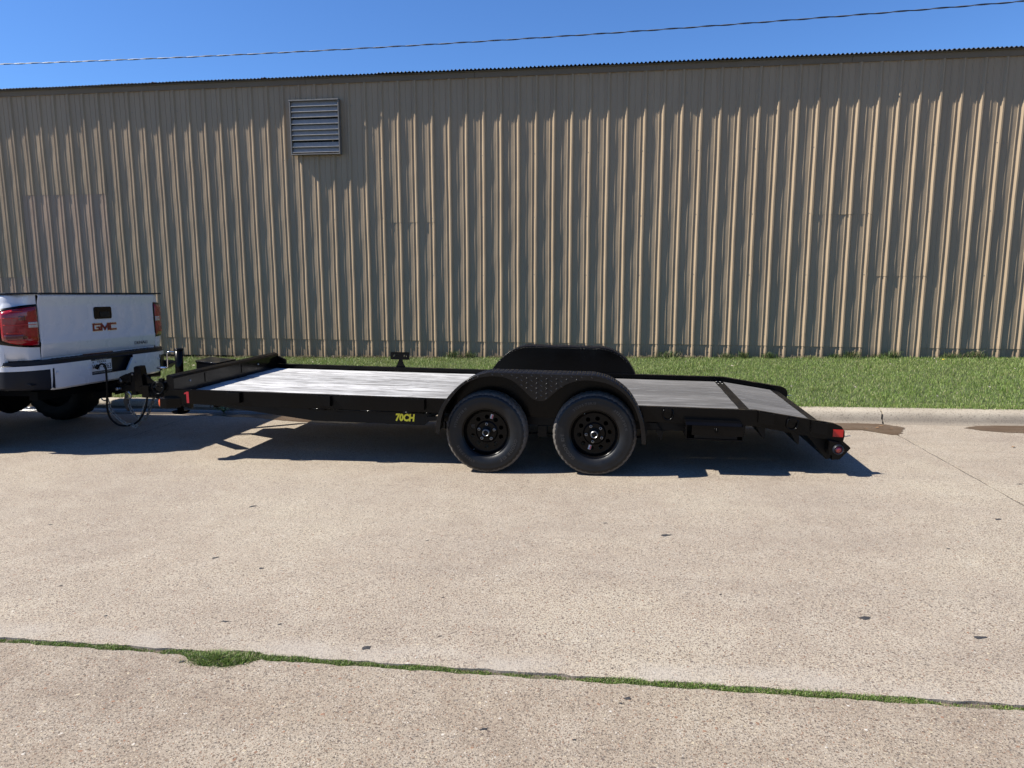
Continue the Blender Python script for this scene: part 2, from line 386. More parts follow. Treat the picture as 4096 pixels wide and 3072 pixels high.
def grass_mat(name, stops, patch=(0.30, 0.29, 0.12), amt=0.5):
    m, nt, b = new_mat(name)
    g = N(nt, 'ShaderNodeNewGeometry'); p = g.outputs['Position']
    r = ramp(nt, g.outputs['Random Per Island'], stops)
    n1 = noise(nt, p, 0.9, 4, 0.6)
    sx = N(nt, 'ShaderNodeSeparateXYZ'); nt.links.new(p, sx.inputs[0])
    left = ramp(nt, mth(nt, 'MULTIPLY', mth(nt, 'ADD', sx.outputs[0], 9.0), 0.06), [(0.1, 1.0), (0.75, 0.25)])
    f = mth(nt, 'MULTIPLY', mth(nt, 'MULTIPLY', ramp(nt, n1.outputs[0], [(0.40, 0.0), (0.62, 1.0)]).outputs[0], left.outputs[0]), amt)
    c = mix(nt, f, r.outputs[0], patch)
    nt.links.new(c, b.inputs['Base Color']); b.inputs['Roughness'].default_value = 0.5
    b.inputs['Specular IOR Level'].default_value = 0.35
    tr = N(nt, 'ShaderNodeBsdfTranslucent'); nt.links.new(c, tr.inputs[0])
    mx = N(nt, 'ShaderNodeMixShader'); mx.inputs[0].default_value = 0.25
    out = nt.nodes['Material Output']
    nt.links.new(b.outputs[0], mx.inputs[1]); nt.links.new(tr.outputs[0], mx.inputs[2]); nt.links.new(mx.outputs[0], out.inputs['Surface'])
    return m
M_grass = grass_mat('lawn_blades', [(0.0, (0.13, 0.21, 0.042)), (0.45, (0.205, 0.315, 0.065)), (0.80, (0.29, 0.40, 0.095)), (0.93, (0.42, 0.43, 0.17)), (1.0, (0.66, 0.60, 0.36))])
M_moss = grass_mat('joint_grass', [(0.0, (0.09, 0.15, 0.03)), (0.45, (0.18, 0.30, 0.06)), (0.75, (0.30, 0.42, 0.09)), (0.88, (0.38, 0.33, 0.18)), (1.0, (0.50, 0.42, 0.28))], amt=0.1)
M_dry = grass_mat('dry_grass', [(0.0, (0.22, 0.17, 0.10)), (0.6, (0.34, 0.27, 0.17)), (0.8, (0.14, 0.17, 0.05)), (1.0, (0.45, 0.38, 0.26))], amt=0.0)
M_green_tuft = grass_mat('green_tuft', [(0.0, (0.05, 0.10, 0.02)), (0.7, (0.10, 0.16, 0.045)), (0.85, (0.24, 0.22, 0.10)), (1.0, (0.34, 0.27, 0.17))], amt=0.0)
def lawn_soil():
    m, nt, b = new_mat('lawn_soil'); p = pos(nt)
    n1 = noise(nt, p, 18, 5, 0.7); n0 = noise(nt, p, 0.8, 3)
    c = ramp(nt, n1.outputs[0], [(0.3, (0.05, 0.07, 0.025)), (0.7, (0.11, 0.13, 0.05))])
    nt.links.new(c.outputs[0], b.inputs['Base Color']); b.inputs['Roughness'].default_value = 0.9
    bump(nt, n1.outputs[0], 0.8, 0.02, b); return m
M_lawn = lawn_soil()
def puddle_mat(name, dark):
    m, nt, b = new_mat(name); p = pos(nt)
    n1 = noise(nt, p, 90, 4, 0.7); n2 = noise(nt, p, 3, 4)
    c = ramp(nt, n1.outputs[0], [(0.3, tuple(x*0.6 for x in dark)), (0.55, dark), (0.75, tuple(x*1.7 for x in dark))])
    nt.links.new(c.outputs[0], b.inputs['Base Color'])
    r = ramp(nt, n2.outputs[0], [(0.35, 0.22), (0.65, 0.5)]); nt.links.new(r.outputs[0], b.inputs['Roughness'])
    bump(nt, n1.outputs[0], 0.35, 0.002, b); return m
M_wet = puddle_mat('wet_brown_concrete', (0.12, 0.074, 0.042))
M_wetcurb = puddle_mat('wet_curb_foot', (0.20, 0.16, 0.12))
_b = M_wetcurb.node_tree.nodes['Principled BSDF']
for l in list(M_wetcurb.node_tree.links):
    if l.to_socket == _b.inputs['Roughness']: M_wetcurb.node_tree.links.remove(l)
_b.inputs['Roughness'].default_value = 0.12; _b.inputs['Specular IOR Level'].default_value = 0.55

def soft_edge(m):
    nt = m.node_tree; b_ = nt.nodes['Principled BSDF']; at = N(nt, 'ShaderNodeAttribute', attribute_name='wet')
    e = mth(nt, 'ADD', at.outputs['Fac'], mth(nt, 'MULTIPLY', mth(nt, 'SUBTRACT', noise(nt, pos(nt), 14, 4, 0.7).outputs[0], 0.5), 0.9))
    r = ramp(nt, e, [(0.30, 0.0), (0.52, 1.0)]); tr_ = N(nt, 'ShaderNodeBsdfTransparent'); mx = N(nt, 'ShaderNodeMixShader')
    nt.links.new(r.outputs[0], mx.inputs[0]); nt.links.new(tr_.outputs[0], mx.inputs[1]); nt.links.new(b_.outputs[0], mx.inputs[2]); nt.links.new(mx.outputs[0], nt.nodes['Material Output'].inputs['Surface'])
soft_edge(M_wet)

# ------------------------------------------------------------------ ground, road, curb, lawn
def zr(y): return 0.045 if y < 2.8 else 0.045-0.0155*(y-2.8)
def yc(x): return 8.42-0.024*x            # line of the curb
g = MB(); g.add([(-300, -300, -0.14), (300, -300, -0.14), (300, 300, -0.14), (-300, 300, -0.14)], [(0, 1, 2, 3)])
tag(g.build('ground', M_soil), kind='structure', label='bare earth under and far around the road and lawn')

def xs_range(a, b, fine0=-4.2, fine1=3.0):
    out = [a]; x = a
    while x < b-1e-6:
        st = 0.035 if fine0 < x < fine1 else 0.5
        x = min(b, x+st); out.append(x)
    return out
def jit(x, s): return 0.0035*math.sin(x*23+s)+0.003*math.sin(x*61+s*2)+0.002*math.sin(x*140+s)
def notch(x):
    t = max(0.0, 1-((x+1.715)/0.17)**2); return 0.075*t**0.7+(0.012*math.sin(x*60) if t > 0 else 0)*t
def notchf(x):
    t = max(0.0, 1-((x+1.62)/0.11)**2); return 0.020*t
def edge_n(x): return 2.702+jit(x, 0.3)-notch(x)
def edge_f(x): return 2.744+jit(x, 1.9)+notchf(x)
JX = [-29.4, -21.35, -13.31, 2.77, 10.81, 18.85, 26.9]
def slab(name, x0, x1, near):
    b = MB(); xs = xs_range(x0+0.0075, x1-0.0075)
    if near:
        ys = lambda x: [edge_n(x), 2.55, 0.5, -3.0, -9.0]
        Z = lambda x, y: 0.045
    else:
        ys = lambda x: [edge_f(x), 2.9, 4.3, 5.8, 7.2, yc(x)-0.10]
        Z = lambda x, y: zr(y)
    # sub-divide the two side edges so that they can wander
    YY = [ys(x) for x in xs]
    sub = 14
    rows = []
    nseg = len(YY[0])-1
    for s_ in range(nseg):
        for k in range(sub if s_ else 2):
            t = k/(sub if s_ else 2)
            row = []
            for i, x in enumerate(xs):
                y = YY[i][s_]*(1-t)+YY[i][s_+1]*t
                dx = 0.003*math.sin(y*17)+0.002*math.sin(y*53+x1) if i in (0, len(xs)-1) else 0
                row.append((x+dx, y, Z(x, y)))
            rows.append(row)
    rows.append([(x, YY[i][-1], Z(x, YY[i][-1])) for i, x in enumerate(xs)])
    b.grid(rows)
    b.grid([rows[0], [(p[0], p[1], p[2]-0.06) for p in rows[0]]])
    for c_ in (0, -1):
        side = [r[c_] for r in rows]; b.grid([side, [(p[0], p[1], p[2]-0.06) for p in side]])
    return b
road = empty('road'); tag(road, kind='structure', label='two lanes of pinkish exposed aggregate concrete slabs')
k = 0
for a, c in zip(JX[:-1], JX[1:]):
    for near in (True, False):
        o = slab('slab', a, c, near).build('concrete_slab', M_road2 if near else M_road, road, smooth_angle=40)
b = MB(); b.box(-30, 27, 2.58, 2.79, -0.05, 0.032)
b.build('joint_soil', simple('dusty_joint_soil', (0.17, 0.135, 0.095), 0.95, var=0.5, vscale=25, bmp=0.5, bscale=120), road)
b = MB()
for x in JX[1:-1]: b.add([(x-.02, 2.8, zr(2.8)-.005), (x+.02, 2.8, zr(2.8)-.005), (x+.02, 8.30, zr(8.30)-.005), (x-.02, 8.30, zr(8.30)-.005)], [(0, 1, 2, 3)])
b.build('joint_filler', M_tar, road)

# crack running out from the gutter under the truck's tail
b = MB(); pts = smooth_curve([(-5.25, 8.22), (-5.262, 7.95), (-5.295, 7.75), (-5.27, 7.541), (-5.285, 7.3), (-5.258, 7.12), (-5.30, 6.9), (-5.33, 6.7), (-5.345, 6.45)], 10)
rows = [[], []]
for i, (x, y) in enumerate(pts):
    w_ = (0.0055+0.003*math.sin(i*1.9)+0.002*math.sin(i*4.3))*(1-i/len(pts))**.4; dx = 0.006*math.sin(i*1.3)+0.004*math.sin(i*2.9)
    rows[0].append((x+dx-w_, y, zr(y)+.003)); rows[1].append((x+dx+w_, y, zr(y)+.003))
b.grid(rows); b.build('hairline_crack', M_tar, road)
# curb: a segment every ~4 m
def curb_prof(x):
    y = yc(x)
    pr = [(y-0.12, zr(y-0.12)-0.0005), (y-0.085, -0.0425), (y-0.055, -0.040), (y-0.035, -0.030), (y-0.022, -0.014), (y-0.012, 0.010), (y+0.002, 0.045), (y+0.014, 0.068), (y+0.030, 0.084), (y+0.055, 0.094), (y+0.17, 0.100), (y+0.20, 0.06)]
    return pr
curb = empty('curb'); tag(curb, kind='structure', label='pale rolled concrete curb between road and lawn')
CX = [-29.4, -21.35, -13.31, -9.3, -5.27, -1.2, 2.83, 6.8, 10.81, 18.85, 26.9]
for a, c in zip(CX[:-1], CX[1:]):
    xs = np.linspace(a+0.009, c-0.009, 26)
    cols = [curb_prof(x) for x in xs]
    rows = [[(float(x)+(0.006*math.sin(i*2.1) if x in (xs[0], xs[-1]) else 0), cols[j][i][0]+0.002*math.sin(x*5+i*.3), cols[j][i][1]+(0.0012*math.sin(x*13+i) if i > 2 else 0)) for j, x in enumerate(xs)] for i in range(12)]
    b = MB(); b.grid(rows)
    for c_ in (0, -1):
        side = [r[c_] for r in rows]; b.grid([side, [(p[0], p[1], -0.08) for p in side]])
    b.build('curb_segment', M_curb, curb, smooth_angle=50)
# wet foot of the curb at the left
b = MB(); xs = np.linspace(-9.5, -3.3, 90)
wr = []
for i, (dy, dz) in enumerate([(-0.16, 0), (-0.12, 0), (-0.085, 0), (-0.055, 0), (-0.035, 0), (-0.022, 0), (-0.016, 0)]):
    row = []
    for x in xs:
        cp = curb_prof(x)
        if i == 0: yy, zz = yc(x)-0.30+0.04*math.sin(x*3)+0.02*math.sin(x*11), None; zz = zr(yy)
        else: yy, zz = cp[i-1]
        row.append((float(x), yy-0.002, zz+0.003))
    wr.append(row)
b.grid(wr); tag(b.build('wet_gutter', M_wetcurb, smooth_angle=60), 'thin wet strip glinting along the foot of the curb beside the truck', 'puddle', kind='structure')

def puddle(name, outline, label, mat=M_wet):
    pts = smooth_curve(outline+[outline[0]], 16)[:-1]
    cx = sum(p[0] for p in pts)/len(pts); cy = sum(p[1] for p in pts)/len(pts)
    b = MB(); vs = [(cx, cy, zr(cy)+0.004)]
    rings = [0.4, 0.80, 1.0]
    for r in rings:
        for i, p in enumerate(pts):
            wob = 1+0.010*math.sin(i*0.61)+0.008*math.sin(i*1.37)+0.007*math.sin(i*2.9)
            x = cx+(p[0]-cx)*r*wob; y = cy+(p[1]-cy)*r*wob
            lift = 0.0 if y < yc(x)-0.10 else 0.004
            vs.append((x, y, zr(y)+(0.004 if r < 1 else 0.0015)+lift))
    n = len(pts); fs = [(0, 1+i, 1+(i+1) % n) for i in range(n)]
    for q in range(len(rings)-1):
        fs += [(1+q*n+i, 1+(q+1)*n+i, 1+(q+1)*n+(i+1) % n, 1+q*n+(i+1) % n) for i in range(n)]
    b.add(vs, fs, 0, True)
    o = b.build(name, mat)
    at = o.data.attributes.new('wet', 'FLOAT', 'POINT')
    at.data.foreach_set('value', [1.0]*(1+2*n)+[0.0]*n)
    return tag(o, label, 'puddle')
puddle('puddle', [(1.2, 8.05), (1.7, 7.92), (2.188, 7.88), (2.518, 7.90), (2.66, 7.74), (2.77, 7.66), (2.86, 7.76), (2.97, 7.98), (3.00, 8.10), (2.92, 8.22), (2.72, 8.30), (2.3, 8.31), (1.5, 8.33)], 'brown wet patch in the gutter crossed by the slab joint')
puddle('puddle', [(3.495, 8.095), (3.60, 8.20), (3.85, 8.26), (4.30, 8.27), (5.0, 8.28), (5.9, 8.20), (5.6, 7.98), (4.6, 7.84), (4.02, 7.86), (3.70, 7.93)], 'brown wet patch in the gutter at the right edge of the picture')
puddle('puddle', [(-5.1, 8.26), (-4.54, 8.14), (-4.11, 7.99), (-3.63, 7.88), (-3.1, 7.86), (-2.3, 8.0), (-1.7, 8.18), (-2.3, 8.34), (-3.6, 8.40), (-4.6, 8.42)], 'brown wet patch in the gutter below the front of the trailer deck')

# lawn
b = MB(); rows = []
def lawn_z(x, y):
    t = (y-(yc(x)+0.17))/(12.87-(yc(x)+0.17))
    return 0.088+0.052*min(1, max(0, t))+0.012*math.sin(x*1.1+y*0.7)*min(1, t*4)*min(1, (1-t)*4)+0.006*math.sin(x*3.1-y*2.2)*min(1, t*6)*min(1, (1-t)*6) if 0 <= t <= 1 else 0.088+0.052*t
for j in range(25):
    t = j/24
    rows.append([(x, (yc(x)+0.165)*(1-t)+13.2*t, lawn_z(x, (yc(x)+0.165)*(1-t)+13.2*t)) for x in np.linspace(-30, 27, 160)])
b.grid(rows); tag(b.build('lawn', M_lawn), kind='structure', label='strip of lawn between the curb and the metal building')

def blades(name, mat, P, H, W, lean=0.5, seed=1):
    r = np.random.default_rng(seed); n = len(P)
    a = r.uniform(0, 2*PI, n); la = r.uniform(0, 2*PI, n); ll = r.uniform(0.05, lean, n)*H
    dx = np.cos(a)*W/2; dy = np.sin(a)*W/2
    v = np.zeros((n, 4, 3))
    v[:, 0] = P+np.c_[-dx, -dy, np.zeros(n)]; v[:, 1] = P+np.c_[dx, dy, np.zeros(n)]
    lx, ly = np.cos(la)*ll, np.sin(la)*ll
    mid = P+np.c_[lx*0.35, ly*0.35, H*0.6]
    v[:, 2] = mid+np.c_[dx*0.7, dy*0.7, np.zeros(n)]
    v[:, 3] = P+np.c_[lx, ly, H*0.98-ll*0.3]
    # two triangles: base quad folded to the tip
    me = bpy.data.meshes.new(name)
    vv = np.zeros((n, 5, 3)); vv[:, 0] = v[:, 0]; vv[:, 1] = v[:, 1]; vv[:, 2] = v[:, 2]; vv[:, 3] = mid-np.c_[dx*0.7, dy*0.7, np.zeros(n)]; vv[:, 4] = v[:, 3]
    me.vertices.add(n*5); me.vertices.foreach_set('co', vv.reshape(-1))
    loops = np.zeros((n, 7), int); base = np.arange(n)*5
    for i, c_ in enumerate([0, 1, 2, 3, 3, 2, 4]): loops[:, i] = base+c_
    me.loops.add(n*7); me.loops.foreach_set('vertex_index', loops.reshape(-1))
    me.polygons.add(n*2)
    ls = np.zeros((n, 2), int); ls[:, 0] = np.arange(n)*7; ls[:, 1] = ls[:, 0]+4
    me.polygons.foreach_set('loop_start', ls.reshape(-1))
    me.update(calc_edges=True); me.validate()
    me.materials.append(mat)
    o = bpy.data.objects.new(name, me); COL.objects.link(o); return o
def lawn_pts(n, x0, x1, y0off, y1, r):
    x = r.uniform(x0, x1, n); t = r.uniform(0, 1, n)
    ya = 8.42-0.024*x+y0off; y = ya*(1-t)+y1*t
    z = np.array([lawn_z(a, c_) for a, c_ in zip(x, y)])
    return np.c_[x, y, z]
r = np.random.default_rng(5)
P = np.r_[lawn_pts(330000, -14.5, 9.5, 0.15, 12.86, r), lawn_pts(40000, -20, 14, 0.15, 12.86, r), lawn_pts(16000, -10, 7, 0.115, 8.75, r)]
cc = lawn_pts(150, -11, 8, 0.25, 12.7, r); ci = r.integers(0, 150, 9000); Pc = cc[ci]+np.c_[r.normal(0, .05, 9000), r.normal(0, .05, 9000), np.zeros(9000)]
P = np.r_[P, Pc]
cl = 0.75+0.5*np.sin(P[:, 0]*2.3+1.3*np.sin(P[:, 1]*3.1))*np.sin(P[:, 1]*2.9+np.sin(P[:, 0]*4.7))
H = r.uniform(0.018, 0.048, len(P))*(0.8+0.35*cl); H[r.random(len(P)) < 0.03] *= 1.5
H[-9000:] *= 1.9
tag(blades('lawn_grass', M_grass, P, H, r.uniform(0.003, 0.0062, len(P)), 0.9, 3), 'short mown grass in front of the metal wall', 'grass', kind='stuff')

# grass growing out of the joint between the two lanes
n = 60000; x = r.uniform(-4.4, 3.6, n); u = r.uniform(0.05, 0.95, n)
gap = np.where(x < -2.2, 0.7, 0.25)+0.8*(np.sin(x*3.1)+0.6*np.sin(x*7.7+1)+0.4*np.sin(x*17+2)+0.3*np.sin(x*41))
keep = ((gap > -0.85) | (r.random(n) < .25)) & (r.random(n) < np.clip(0.9+0.25*gap, .5, 1)) & ~((x > -2.16) & (x < -2.02) & (r.random(n) < .8)); x = x[keep]; u = u[keep]; gap = gap[keep]
en = np.array([edge_n(a) for a in x]); ef = np.array([edge_f(a) for a in x])
y = en+(ef-en)*u; P = np.c_[x, y, np.full(len(x), 0.030)]
H = r.uniform(0.011, 0.030, len(x))*(0.70+0.35*np.clip(gap, -1, 1))
tag(blades('joint_grass', M_moss, P, H, r.uniform(0.002, 0.0045, len(x)), 1.0, 8), 'thin line of grass growing in the joint between the lanes', 'grass', kind='stuff')
n = 5200; a = r.uniform(0, 2*PI, n); q = r.uniform(0, 1.12, n)**0.75*(1+0.22*np.sin(a*5+1)+0.12*np.sin(a*11))
x = -1.72+0.165*q*np.cos(a); y = 2.693+0.066*q*np.sin(a)-0.01
P = np.c_[x, y, np.full(n, 0.026)]
tag(blades('weed_clump', M_moss, P, r.uniform(0.02, 0.052, n)*(1.25-0.6*q), r.uniform(0.002, 0.005, n), 1.0, 12), 'low clump of grass filling the broken edge of the slab joint', 'weed')
# broad-leaved rosettes
def rosette(name, c, rad, nl, label, mat=M_weed, up=0.5, group=None):
    b = MB()
    for i in range(nl):
        a = 2*PI*i/nl+random.uniform(-.25, .25); L_ = rad*random.uniform(.7, 1.1); wd = L_*0.20; el = up*random.uniform(.5, 1.2)
        rows = []
        for k, (t, ww) in enumerate([(0.02, 0.15), (0.3, 0.6), (0.6, 1.0), (0.85, 0.7), (1.0, 0.05)]):
            rr = L_*t*math.cos(el*(1-t*0.6)); zz = L_*math.sin(el)*math.sin(t*2.2)*0.8
            px, py = c[0]+rr*math.cos(a), c[1]+rr*math.sin(a)
            nx, ny = -math.sin(a)*wd*ww, math.cos(a)*wd*ww
            rows.append([(px-nx, py-ny, c[2]+zz+wd*ww*0.4), (px, py, c[2]+zz), (px+nx, py+ny, c[2]+zz+wd*ww*0.4)])
        b.grid(rows)
    return tag(b.build(name, mat), label, 'weed', group)
rosette('weed', (-5.02, 8.42, -0.035), 0.13, 11, 'leafy green weed sprouting at the foot of the curb under the trailer nose', up=0.9)
# tufts along the foot of the wall
def tuft_pts(x, h, n_, spread):
    r2 = np.random.default_rng(int(abs(x)*100)+n_)
    P = np.c_[x+r2.normal(0, spread, n_), np.clip(12.80+r2.normal(0, 0.03, n_), 12.70, 12.86), np.full(n_, 0.13)]
    return P, r2.uniform(0.35, 1.0, n_)*h
def tufts(name, xs, h0, h1, n_, spread, mat, label, sd):
    A_ = [tuft_pts(x, random.uniform(h0, h1), n_, spread*random.uniform(.6, 1.3)) for x in xs]
    P = np.concatenate([a[0] for a in A_]); H = np.concatenate([a[1] for a in A_])
    tag(blades(name, mat, P, H, np.random.default_rng(sd).uniform(.004, .009, len(P)), 1.3, sd), label, 'grass', kind='stuff')
tufts('dry_grass', [-9.3, -8.6, -7.9, -7.2, -6.5, -5.9, -5.2, -4.6, -3.9, -3.5, -2.9, -2.2, -1.55, -0.4, 0.3, 1.2, 3.1], .07, .12, 260, .14, M_dry, 'dry straw-coloured grass along the foot of the metal wall', 31)
tufts('tall_grass', [-3.05, -2.75, -0.75, 0.75, 1.75, 2.05, 2.45, 3.55, 3.8, 4.25, 4.45, 5.35, 5.7], .13, .23, 170, .08, M_green_tuft, 'taller green grass growing against the foot of the metal wall', 32)

b = MB()
for _ in range(150):
    x, y = random.uniform(-10, 7.5), random.uniform(8.8, 12.6); L_ = random.uniform(.012, .03); a = random.uniform(0, PI); z = lawn_z(x, y)+.035
    b.add([(x+L_*math.cos(a), y+L_*math.sin(a), z), (x-L_*.5*math.sin(a), y+L_*.5*math.cos(a), z+.012), (x-L_*math.cos(a), y-L_*math.sin(a), z+.004), (x+L_*.5*math.sin(a), y-L_*.5*math.cos(a), z-.004)], [(0, 1, 2, 3)])
tag(b.build('lawn_litter', simple('pale_dry_litter', (0.70, 0.60, 0.45), 0.8, var=0.3)), 'tiny pale dry leaves and petals scattered over the lawn', 'leaves', kind='stuff')
# dandelions, leaves, tar spots
for (x, y, lab) in [(-2.03, 12.0, 'yellow dandelion on the lawn left of the far trailer fender'), (4.9, 12.0, 'yellow dandelion on the lawn near the right edge')]:
    d = empty('dandelion', (x, y, lawn_z(x, y))); tag(d, lab, 'flower')
    b = MB(); b.tube([(0, 0, 0), (0.002, 0, 0.05), (0.004, 0, 0.075)], 0.002, 5); b.build('stem', M_weed, d)
    b = MB(); b.lathe([(0.001, 0.082), (0.014, 0.084), (0.019, 0.078), (0.012, 0.070), (0.002, 0.068)], (0.004, 0, 0), 'z', 12); b.build('flower_head', M_petal, d)
b = MB()
for (x, y) in [(2.55, 7.99), (2.68, 8.03), (2.80, 8.0), (2.74, 8.12), (-3.3, 8.1), (-3.0, 8.05), (-2.6, 7.93), (4.5, 8.05), (-3.05, 7.98), (3.6, 7.2), (2.2, 8.02)]:
    a = random.uniform(0, PI); L_ = random.uniform(.025, .045)
    for k in range(1):
        pts = [(-1, 0, 0.1), (-.3, .35, .3), (.5, .25, .5), (1, 0, .2), (.4, -.3, .1), (-.4, -.28, .35)]
        b.add([(x+L_*(p[0]*math.cos(a)-p[1]*math.sin(a)), y+L_*(p[0]*math.sin(a)+p[1]*math.cos(a)), zr(y)+0.008+p[2]*0.012) for p in pts], [(0, 1, 5), (1, 2, 4, 5), (2, 3, 4)])
tag(b.build('fallen_leaves', M_leaf), 'scattered dry brown leaves and twigs in the gutter', 'leaves', kind='stuff')
b = MB()
for (x, y, s_) in [(-2.664, 4.751, .035), (-2.381, 3.775, .022), (-2.026, 3.656, .018), (-1.879, 3.016, .020), (-1.6, 3.02, .014), (-1.112, 2.851, .026), (-3.859, 4.218, .022), (-0.109, 4.649, .016), (0.278, 4.456, .040), (1.135, 3.41, .030), (1.573, 3.275, .038), (0.027, 2.606, .018), (0.0, 2.57, .009), (-0.488, 2.35, .016), (-0.16, 2.33, .008), (-0.814, 2.997, .012), (2.45, 5.0, .03), (3.02, 5.9, .03), (-1.863, 2.645, .015), (-2.5, 3.0, .012), (-1.2, 4.2, .014), (-3.0, 3.3, .013), (1.9, 4.4, .015), (-0.7, 2.0, .010), (0.6, 2.1, .008), (0.12, 2.13, .009), (-0.9, 3.4, 0.009), (0.5, 3.6, 0.010)]:
    m_ = 14; vs = [(x, y, zr(y)+0.004)]
    a0 = random.uniform(0, PI); el = random.uniform(.35, .7)
    for i in range(m_):
        a = 2*PI*i/m_; rr = s_*random.uniform(.55, 1.1)
        px, py = rot2((rr*math.cos(a), rr*el*math.sin(a)), a0*0.25); vs.append((x+px, y+py, zr(y)+0.0015))
    b.add(vs, [(0, 1+i, 1+(i+1) % m_) for i in range(m_)])
tag(b.build('tar_spots', M_tar), 'small black spots of tar and debris dotted over the concrete', 'tar spots', kind='stuff')

# ------------------------------------------------------------------ the metal building
ag = math.atan(0.0170374706)
A = Matrix(((math.cos(ag), 0, math.sin(ag)), (0, 1, 0), (-math.sin(ag), 0, math.cos(ag))))
Cw = Vector((11.5567786, -12.8666523, 1.53622975))
BM = A.to_4x4(); BM.translation = Vector((0, 0, CAMZ))-A @ Cw
bld = empty('metal_building'); bld.matrix_world = BM
tag(bld, 'long tan building clad in ribbed metal sheets behind the lawn', 'building')
RO = -0.018     # rib centre offset
def profile(x0, nr):
    pts = [(x0, 0.0)]
    for q in range(nr):
        base = x0+0.3048*q
        pts += [(base+0.115, 0), (base+0.1215, 0.0065), (base+0.1305, 0.0065), (base+0.137, 0),
                (base+0.216, 0), (base+0.2225, 0.0065), (base+0.2315, 0.0065), (base+0.238, 0)]
        pts += [(base+0.3048-0.036, 0.0), (base+0.3048-0.011, 0.0285), (base+0.3048+0.011, 0.0285), (base+0.3048+0.036, 0.0)]
    return pts
def panel(x0, nr, z0, z1, off, mat, seed, name='wall_panel', bottom_wave=0.0):
    r3 = random.Random(seed); pr = profile(x0, nr)
    # start of the panel: begins on the previous rib's right foot
    pr = [(x0+0.011, 0.0285), (x0+0.036, 0.0)]+pr[1:]
    nz = max(2, int((z1-z0)/0.22)+1)
    ph = [r3.uniform(0, 6) for _ in range(8)]
    rows = []
    for k in range(nz+1):
        z = z0+(z1-z0)*k/nz; row = []
        for (x, h) in pr:
            e = 0.0019*math.sin(z*2.6+ph[0]+x*9)+0.0014*math.sin(z*6.3+ph[1]-x*14)+0.0006*math.sin(z*17+ph[2])
            dx = 0.0016*math.sin(z*2.3+ph[3])+0.0010*math.sin(z*8+ph[4]+x*5)
            row.append((x+dx+RO, -(h+off+max(-0.0025, e)), z+(bottom_wave*math.sin(x*20+ph[5]) if k == 0 else 0)))
        rows.append(row)
    b = MB(); b.grid(rows, smooth=False)
    o = b.build(name, mat, bld, solid=0.0012, normals=False); return o
special = {0: [(2.965, 4.85, .005, 0), (0.255, 3.02, 0.0, 1)], 1: [(2.965, 4.85, .005, 0), (0.255, 3.02, 0.0, 1)],
           -1: [(1.395, 4.85, .005, 0), (0.255, 1.45, 0, 1)], -2: [(1.395, 4.85, .005, 0), (0.255, 1.45, 0, 0)],
           8: [(2.38, 4.85, .005, 0), (0.255, 2.44, 0, 0)], 16: [(2.43, 4.85, .005, 0), (0.255, 2.49, 0, 0)],
           17: [(1.43, 4.85, .005, 0), (-0.08, 1.49, 0, 0)]}
for n_ in range(-7, 25):
    x0 = 0.9144*n_
    for i, (z0, z1, off, pk) in enumerate(special.get(n_, [(0.255, 4.85, 0.0, 0)])):
        panel(x0, 3, z0+(random.uniform(-.004, .004) if z0 > 0 else 0), z1, off+0.010, M_wallp if pk else M_wall, n_*7+i)
    if n_ != 17: panel(x0, 3, -0.08, 0.30, -0.001, M_wall, n_*13+5, 'base_panel')
# small patch sheet
b = MB(); b.box(16.10, 16.37, -0.0125, -0.0095, 3.04, 3.50); b.build('patch_sheet', M_wall, bld)
# eave trim
for i in range(-2, 8):
    x0 = -0.17+3.048*(i)
    b = MB(); b.prism([(-0.040, 4.790), (-0.040-0.003, 4.786), (-0.082, 4.862), (-0.150, 4.868), (-0.150, 4.872), (-0.020, 4.874), (-0.020, 4.79)], 'x', x0+0.003, x0+3.048+(0.0 if i % 2 else -0.002))
    b.build('eave_trim', M_trim, bld, bevel=0.002)
# corrugated roof sheets
for i in range(44):
    x0 = -6.6+0.6604*i; zz = random.uniform(-0.002, 0.005); yy = random.uniform(-0.018, 0.008)
    xs = np.linspace(x0, x0+0.6604+0.02, 90)
    def cz(x): return 0.0125*math.cos(2*PI*x/0.0677)
    rows = [[(float(x), y, 4.8865+zz+cz(x)+(y+0.185)*0.105) for x in xs] for y in (-0.163+yy, 0.3, 4.5, 9.0)]
    b = MB(); b.grid(rows)
    b.build('roof_sheet', M_rust if i == 0 else M_roof, bld, solid=0.0012)
# rust spots on the sheet edges
b = MB()
for xr, wdt in [(12.95, 0.28), (10.1, 0.05), (3.0, 0.10), (5.15, 0.06)]:
    xs = np.linspace(xr, xr+wdt, 30)
    rows = [[(float(x), -0.177+dy, 4.890+0.0125*math.cos(2*PI*x/0.0677)+dz) for x in xs] for (dy, dz) in ((0, 0.0045), (0.12, 0.016))]
    b.grid(rows)
b.build('rust_stain', M_rust, bld, solid=0.001)
# plain end and back walls so that the building is a volume
b = MB()
b.box(-6.55, -6.50, 0.06, 9.0, -0.1, 4.83); b.box(22.35, 22.40, 0.06, 9.0, -0.1, 4.83); b.box(-6.55, 22.4, 9.0, 9.05, -0.1, 5.6)
b.build('side_wall', M_wall, bld)
